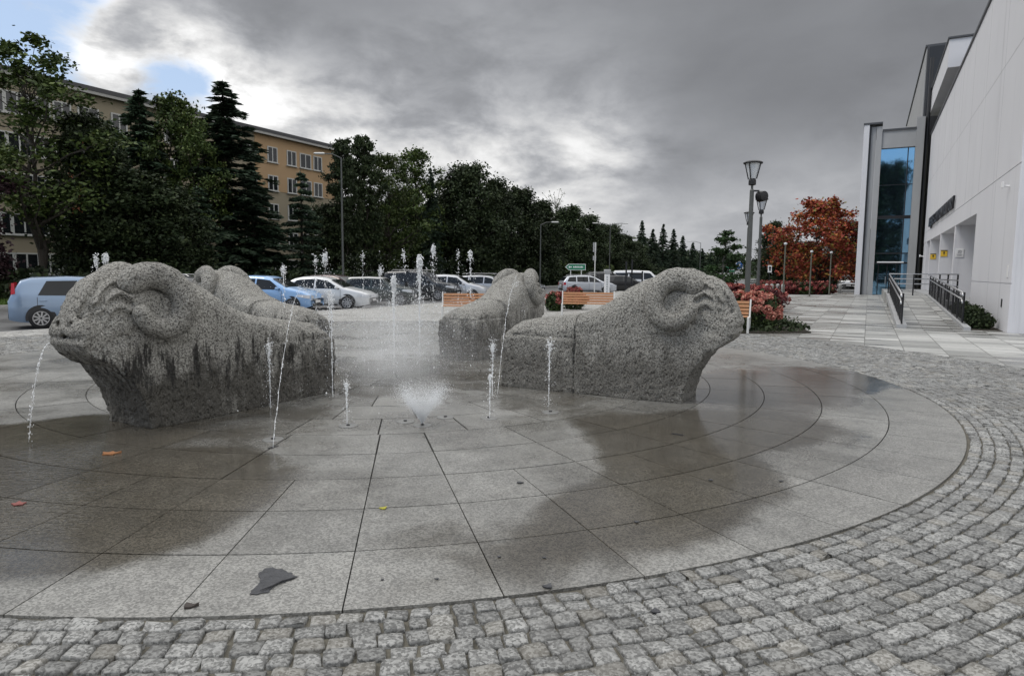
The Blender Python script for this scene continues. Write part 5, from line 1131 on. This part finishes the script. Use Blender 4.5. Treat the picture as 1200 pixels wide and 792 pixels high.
def jet(p0, top, lab, land=None, n=200, r=.0042, burst=80, thr=.0024, spread=.12, group='water jets of the fountain', splash=True):
    """vertical or arcing jet from a floor nozzle: thread, broken drops, the crumbling head and the drops falling back"""
    p0 = np.array(p0, float); vz = math.sqrt(2 * 9.8 * max(.05, top - p0[2])); Tt = vz / 9.8
    hv = np.zeros(2) if land is None else (np.array(land[:2]) - p0[:2]) / (Tt + math.sqrt(max(0, 2 * (top - (land[2] if len(land) > 2 else 0)) / 9.8)))
    v0 = (hv[0], hv[1], vz); e = empty('water_jet', tuple(p0), label=lab, cat='water jet', group=group); Vs = []; Qs = []
    def addd(C, rr, st, dv):
        V, Q = drops(C, rr, st, dv); Qs.append(Q + sum(len(q) for q in Vs)); Vs.append(V)
    Tf = Tt * .93 if land is None else Tt + math.sqrt(max(.01, 2 * (top - (land[2] if len(land) > 2 else 0)) / 9.8))
    C, dv = flight(p0, v0, Tf, n, .035 if land is None else .035); addd(C, r * rng.uniform(.5, 1.35, n), 3.0, dv)
    q = np.array([p0[0] + hv[0] * Tt, p0[1] + hv[1] * Tt, top - .02]); m_ = burst
    if m_:
        C = q + rng.normal(0, 1, (m_, 3)) * np.array([.022, .022, .05]); addd(C, r * rng.uniform(.6, 1.7, m_), 1.5, rng.normal(size=(m_, 3)) + np.array([0, 0, 1.]))
        C, dv = flight(q, (hv[0], hv[1], .1), math.sqrt(2 * top / 9.8) * .98, m_, spread); addd(C, r * rng.uniform(.4, 1.1, m_), 2.2, dv)
    if splash:
        l_ = np.array(land) if land is not None else np.array([p0[0], p0[1], 0.]); l_ = np.array([l_[0], l_[1], l_[2] if len(l_) > 2 else 0.]); m2 = 46
        C, dv = flight(l_ + np.array([0, 0, .02]), (0, 0, 1.0), .20, m2, .45); C[:, 2] = np.abs(C[:, 2] - l_[2]) + l_[2] + .005; addd(C, r * rng.uniform(.35, .9, m2), 1.4, dv)
    o = from_arrays('drops', np.concatenate(Vs) - p0, quads=np.concatenate(Qs), mat=M_WATER, parent=e, smooth=True); o['kind'] = 'stuff'
    if thr: b = thread((0, 0, 0), v0, Tt * .9, thr, thr * .6); b.build('stream', M_WATER, e, smooth=True)
    return e
def ringp(deg, r=3.86): a = math.radians(deg); return (CX + r * math.cos(a), CY + r * math.sin(a), .01)
def topz(p, v, u=None):                                  # height reached over a floor point, read from its photo row
    return float(H + (ray(600, v)[2] / ray(600, v)[1]) * p[1])
# jets on the nozzle ring, counted from the fan jet
JR = 'water jets on the nozzle ring'
for deg, v, lab, kw in [(-87.2, 452, 'low jet on the nozzle ring left of the fan jet', dict(burst=60, n=120)), (-63.9, 440, 'low jet on the nozzle ring right of the fan jet', dict(burst=40, n=120)), (-52.3, 402, 'thin jet rising before the hind block of the right granite ram', dict(n=170)), (-40.6, 405, 'jet splashing at the tail corner of the right granite ram', dict(n=150, burst=150)),
                        (-98.9, 407, 'short jet rising before the hind block of the streaked granite ram', dict(n=170, burst=90)), (-110.6, 352, 'thin jet beside the tail of the streaked granite ram', dict(n=260))]:
    p = ringp(deg); 
    if deg == -98.9: p = G(317, 478, .01)
    if deg == -40.6: p = G(577, 466, .01)
    if deg == -52.3: p = G(643, 476, .01)
    if deg == -110.6: p = G(390, 466, .01)
    jet(p, topz(p, v), lab, group=JR, **kw)
for u, v0, v1, lab in [(387, 430, 343, 'tall thin jet over the tail of the left rear granite ram'), (427, 425, 300, 'tall jet with a white head before the small green car'), (447, 421, 318, 'jet breaking up in front of the small green car'), (462, 419, 330, 'broad foaming jet in the middle of the basin'), (474, 418, 299, 'tall jet of scattered drops before the black tall car'),
                       (492, 418, 306, 'jet with a foaming white column in front of the black tall car'), (508, 417, 293, 'tallest jet, its white head before the dark trees'), (537, 416, 297, 'tall jet with a drop shaped head beside the ram seen from behind'), (551, 416, 299, 'tall jet leaning over the ram seen from behind'),
                       (383, 424, 303, 'tall jet with a bent white head over the silver white saloon'), (372, 424, 306, 'tall jet of fine drops over the light blue hatchback'), (130, 420, 306, 'distant jet whose spray shows above the streaked ram’s head'), (118, 418, 308, 'distant thin jet left above the streaked ram’s head'), (335, 424, 316, 'short jet head above the ram by the light blue hatchback')]:
    p = G(u - (v0 - v1) * (u - 600) / F * .10 * 0, v0, .01); foam = u in (462, 492)
    jet(p, topz(p, v1), lab, n=520 if foam else int(rng.integers(25, 80)), burst=420 if foam else 200 if u in (383, 130, 508) else int(rng.integers(25, 90)), r=.0085 if foam else float(rng.uniform(.005, .0078)), thr=.0028 if foam else 0, spread=.24 if foam or u in (383, 130) else float(rng.uniform(.10, .30)), group='tall water jets at the back of the basin')
# arcs
def arc(u0, v0, ua, va, u1, v1, z1, Ya, lab):
    p0 = G(u0, v0, .01); a = At(ua, va, Ya); L = At(u1, v1, Ya + (Ya - p0[1])) if z1 else G(u1, v1); jet(p0, float(a[2]), lab, land=(L[0], L[1], max(0.0, float(L[2]))), n=150, burst=30, r=.0040, thr=.0019, spread=.10, group='arcing water jets')
arc(320, 524, 343, 336, 386, 458, False, 7.3, 'arcing jet from the slot in front, falling by the tail of the streaked ram')
arc(583, 462, 603, 330, 620, 432, False, 10.6, 'arcing jet thrown over the back of the right granite ram')
# water running from the mouth of the streaked ram
e = empty('water_jet', tuple(At(58, 402, 6.3)), label='thin stream pouring from the mouth of the streaked granite ram', cat='water jet'); p = np.array(At(58, 402, 6.3)); 
dirn = np.array([-.476, -.879]); v0 = (dirn[0] * .55, dirn[1] * .55, -.1); Tf = math.sqrt(2 * p[2] / 9.8) * .97
C, dv = flight((0, 0, 0), v0, Tf, 170, .03); V, Q = drops(C, .0038 * rng.uniform(.5, 1.3, 170), 3.0, dv); from_arrays('drops', V, quads=Q, mat=M_WATER, parent=e, smooth=True); thread((0, 0, 0), v0, Tf, .0032, .0015).build('stream', M_WATER, e, smooth=True)
# fan jet: a hollow cone of fine drops opening from one nozzle
p = np.array(G(495, 497, .01)); e = empty('fan_jet', tuple(p), label='wide white fan of fine spray shooting up from a floor nozzle', cat='water jet'); Cs = []; Dv = []
n = 26000; th = rng.uniform(0, 2 * math.pi, n); op = rng.normal(.47, .07, n) * rng.uniform(.35, 1.0, n) ** .35; sp_ = rng.uniform(2.3, 3.6, n); v = np.stack([np.sin(op) * np.cos(th), np.sin(op) * np.sin(th), np.cos(op)], 1) * sp_[:, None]
tt = rng.uniform(0, .205, n) ** 1.0; C = v * tt[:, None]; C[:, 2] -= 4.9 * tt ** 2; v[:, 2] -= 9.8 * tt; k = C[:, 2] > 0
V, Q = drops(C[k], (.00115 * rng.uniform(.5, 1.6, n))[k], 3.2, v[k]); from_arrays('spray', V, quads=Q, mat=M_WATER, parent=e)
# fine drops hanging over the middle of the basin
n = 48000; c0 = np.array(G(468, 425)); C = c0 + rng.normal(0, 1, (n, 3)) * np.array([.75, 1.5, .001]); C[:, 2] = np.abs(rng.normal(0, .62, n)); k = C[:, 2] < 1.95
V, Q = drops(C[k], (.00150 * rng.uniform(.4, 1.8, n) * np.where(rng.random(n) < .006, 4.0, 1))[k], 1.8, np.array([[0, 0, 1.]]).repeat(k.sum(), 0)); tag(from_arrays('spray', V, quads=Q, mat=M_WATER), 'fine flying drops over the middle of the basin', 'spray', kind='stuff')
def mist_shell(loc, rad, dens, lab):
    b = MB(); V = []; Fs = []
    nu, nv = 20, 12
    for j in range(nv + 1):
        for i in range(nu): a = 2 * math.pi * i / nu; ph = math.pi * j / nv; V.append((rad[0] * math.sin(ph) * math.cos(a), rad[1] * math.sin(ph) * math.sin(a), max(-.0, rad[2] * -math.cos(ph) ) + .004))
    for j in range(nv):
        for i in range(nu): Fs.append((j * nu + i, j * nu + (i + 1) % nu, (j + 1) * nu + (i + 1) % nu, (j + 1) * nu + i))
    b.add(V, Fs); m = bpy.data.materials.new('spray_mist'); m.use_nodes = True; nt = m.node_tree; nt.nodes.clear(); vo = nt.nodes.new('ShaderNodeVolumePrincipled'); vo.inputs['Density'].default_value = dens; vo.inputs['Color'].default_value = (.96, .97, .98, 1); vo.inputs['Anisotropy'].default_value = .2
    nt.links.new(vo.outputs[0], nt.nodes.new('ShaderNodeOutputMaterial').inputs['Volume']); o = b.build('mist', m, smooth=True); o.location = loc; return tag(o, lab, None, kind='stuff')
def mist(loc, rad, dens, lab):
    outer = None
    for k_, q_ in ((1.25, .16), (1.0, .22), (.76, .30), (.52, .42)):
        o = mist_shell(loc, tuple(r_ * k_ for r_ in rad), dens * q_ * 1.15, lab)
        if outer is None: outer = o
        else:
            o.parent = outer; o.location = (0, 0, .002)
            for q in ('label', 'kind'): del o[q]
g = G(466, 430); mist((g[0], g[1], 0), (1.6, 2.6, .90), .08, 'white mist drifting over the middle of the basin')
g = G(458, 440); mist((g[0], g[1], .0), (.62, 1.0, 1.20), .27, 'denser plume of spray in the middle of the basin')
g = G(498, 486); mist((g[0], g[1], 0.005), (.36, .36, .55), .45, 'veil of spray over the fan jet')
# nozzle plates, drain slots, leaves and scraps on the paving
M_NOZ = noisy('nozzle_steel', (.20, .20, .195), (.34, .34, .33), 9, .4, metal=.6)
def nozzle(p):
    e = empty('floor_nozzle', (p[0], p[1], .002), label='flat round nozzle plate set into the wet slabs', cat='nozzle', group='nozzle plates set into the basin floor'); b = MB(); b.lathe([(.10, 0), (.098, .004), (.03, .006)], 28); b.build('plate', M_NOZ, e); b = MB(); b.lathe([(.02, .0061), (.019, .016), (.012, .017)], 14); b.build('tip', M_BLACK, e); return e
for u, v in [(475, 494), (522, 489), (495, 498.5), (408, 499), (645, 483), (573, 490), (320, 515)]: nozzle(G(u, v))
def flat(name, pts, z, m, lab, cat_, th=.004, group=None, curl=0.0):
    n_ = len(pts); c_ = np.mean(pts, 0); V = [(x, y, z + th + curl * ((x - c_[0]) ** 2 + (y - c_[1]) ** 2)) for x, y in pts] + [(x, y, z) for x, y in pts] + [(c_[0], c_[1], z + th)]
    Fs = [(i, (i + 1) % n_, 2 * n_) for i in range(n_)] + [(n_ + i, n_ + (i + 1) % n_, (i + 1) % n_, i) for i in range(n_)]; return tag(from_arrays(name, np.array(V), polys=Fs, mat=m), lab, cat_, group)
for u, v, du, lab in [(320, 525.5, 9, 'short dark slot drain before the streaked ram'), (794, 508, 13, 'short dark slot drain before the right granite ram'), (1002, 391, 18, 'dark slot drain in the pale plaza slabs')]:
    p, q = G(u - du / 2, v), G(u + du / 2, v + (2 if u == 794 else -3 if u == 320 else .6)); d_ = (q - p)[:2]; nn_ = np.array([-d_[1], d_[0]]) / np.linalg.norm(d_) * .022; flat('drain_slot', [p[:2] - nn_, q[:2] - nn_, q[:2] + nn_, p[:2] + nn_], .0015, M_BLACK, lab, 'drain', .0018)
def leafpoly(u, v, s, ang, lobes=5, st=.35):
    g = G(u, v); out = []
    for i in range(lobes * 4): a = 2 * math.pi * i / (lobes * 4); r = s * (1 - st * abs(math.sin(lobes * a / 2))) * (1.25 if abs(a) < .4 else 1); out.append((g[0] + r * math.cos(a + ang), g[1] + r * .8 * math.sin(a + ang)))
    return out
def lmat(n, c): return noisy(n, tuple(q * .6 for q in c), c, 60, .6)
flat('fallen_leaf', leafpoly(129, 532, .075, .4), .003, lmat('leaf_orange', (.34, .15, .06)), 'orange fallen leaf on the wet slabs left', 'leaf', curl=2.0)
flat('fallen_leaf', leafpoly(449, 596, .030, 1.0, 3), .003, lmat('leaf_yellow', (.42, .40, .04)), 'small yellow green leaf on the slabs in the middle', 'leaf', curl=4.0)
flat('fallen_leaf', leafpoly(22, 591, .05, 2.0), .003, lmat('leaf_pink', (.26, .08, .07)), 'pinkish red leaf on the wet slabs at the left edge', 'leaf', curl=2.0)
flat('fallen_leaf', leafpoly(1000, 700, .03, 2.0, 3) if False else leafpoly(222, 711, .036, .2, 3), .003, lmat('leaf_brown', (.05, .04, .035)), 'curled dark brown leaf near the edge of the setts', 'leaf', curl=8.0)
M_TAR = noisy('wet_tar', (.016, .017, .020), (.075, .077, .085), 22, .45, .010, 45)
pts = [(303, 672), (310, 667), (320, 665), (330, 667), (336, 670), (343, 672), (349, 676), (340, 680), (331, 683), (320, 688), (312, 695), (301, 697), (293, 696), (299, 689), (305, 683), (304, 677)]
gp = [np.array(G(*q)[:2]) for q in pts]
for lv in range(2):
    out = []
    for p_, q_ in zip(gp, gp[1:] + gp[:1]): d_ = q_ - p_; out += [p_, (p_ + q_) / 2 + np.array([-d_[1], d_[0]]) * rng.normal(0, .13)]
    gp = out
b = MB(); b.prism([tuple(q) for q in gp][::-1] if False else [tuple(q) for q in gp], .002, .0055); tag(b.build('dark_patch', M_TAR), 'flat black ragged scrap stuck to the slabs near the front edge', 'scrap')
b = MB(); b.tube([tuple(G(305, 691, .012)), tuple(G(318, 686, .013)), tuple(G(330, 680, .012)), tuple(G(345, 676, .009))], [.002, .006, .006, .003], 6); o = b.build('fold', M_TAR)
o.parent = [q for q in bpy.data.objects if q.name.startswith('dark_patch')][0]
for u, v, s in [(609, 566, .028), (642, 688, .030), (1108, 565, .0), (585, 653, .012), (638, 654, .013), (512, 679, .012), (746, 612, .02), (833, 563, .02), (768, 717, .028), (448, 680, .010), (915, 564, .018)]:
    if s: flat('debris_flake', leafpoly(u, v, s, u, 3, .3), .0045, M_TAR, 'small dark flake lying on the paving', 'flake', .003, 'dark flakes scattered on the paving', 6.0)
# protos that stayed unused must not be left at the origin
for k_, (o_, h_) in protos.items():
    if k_ not in used:
        for q in [c for c in bpy.data.objects if c.parent == o_] + [o_]: bpy.data.objects.remove(q)
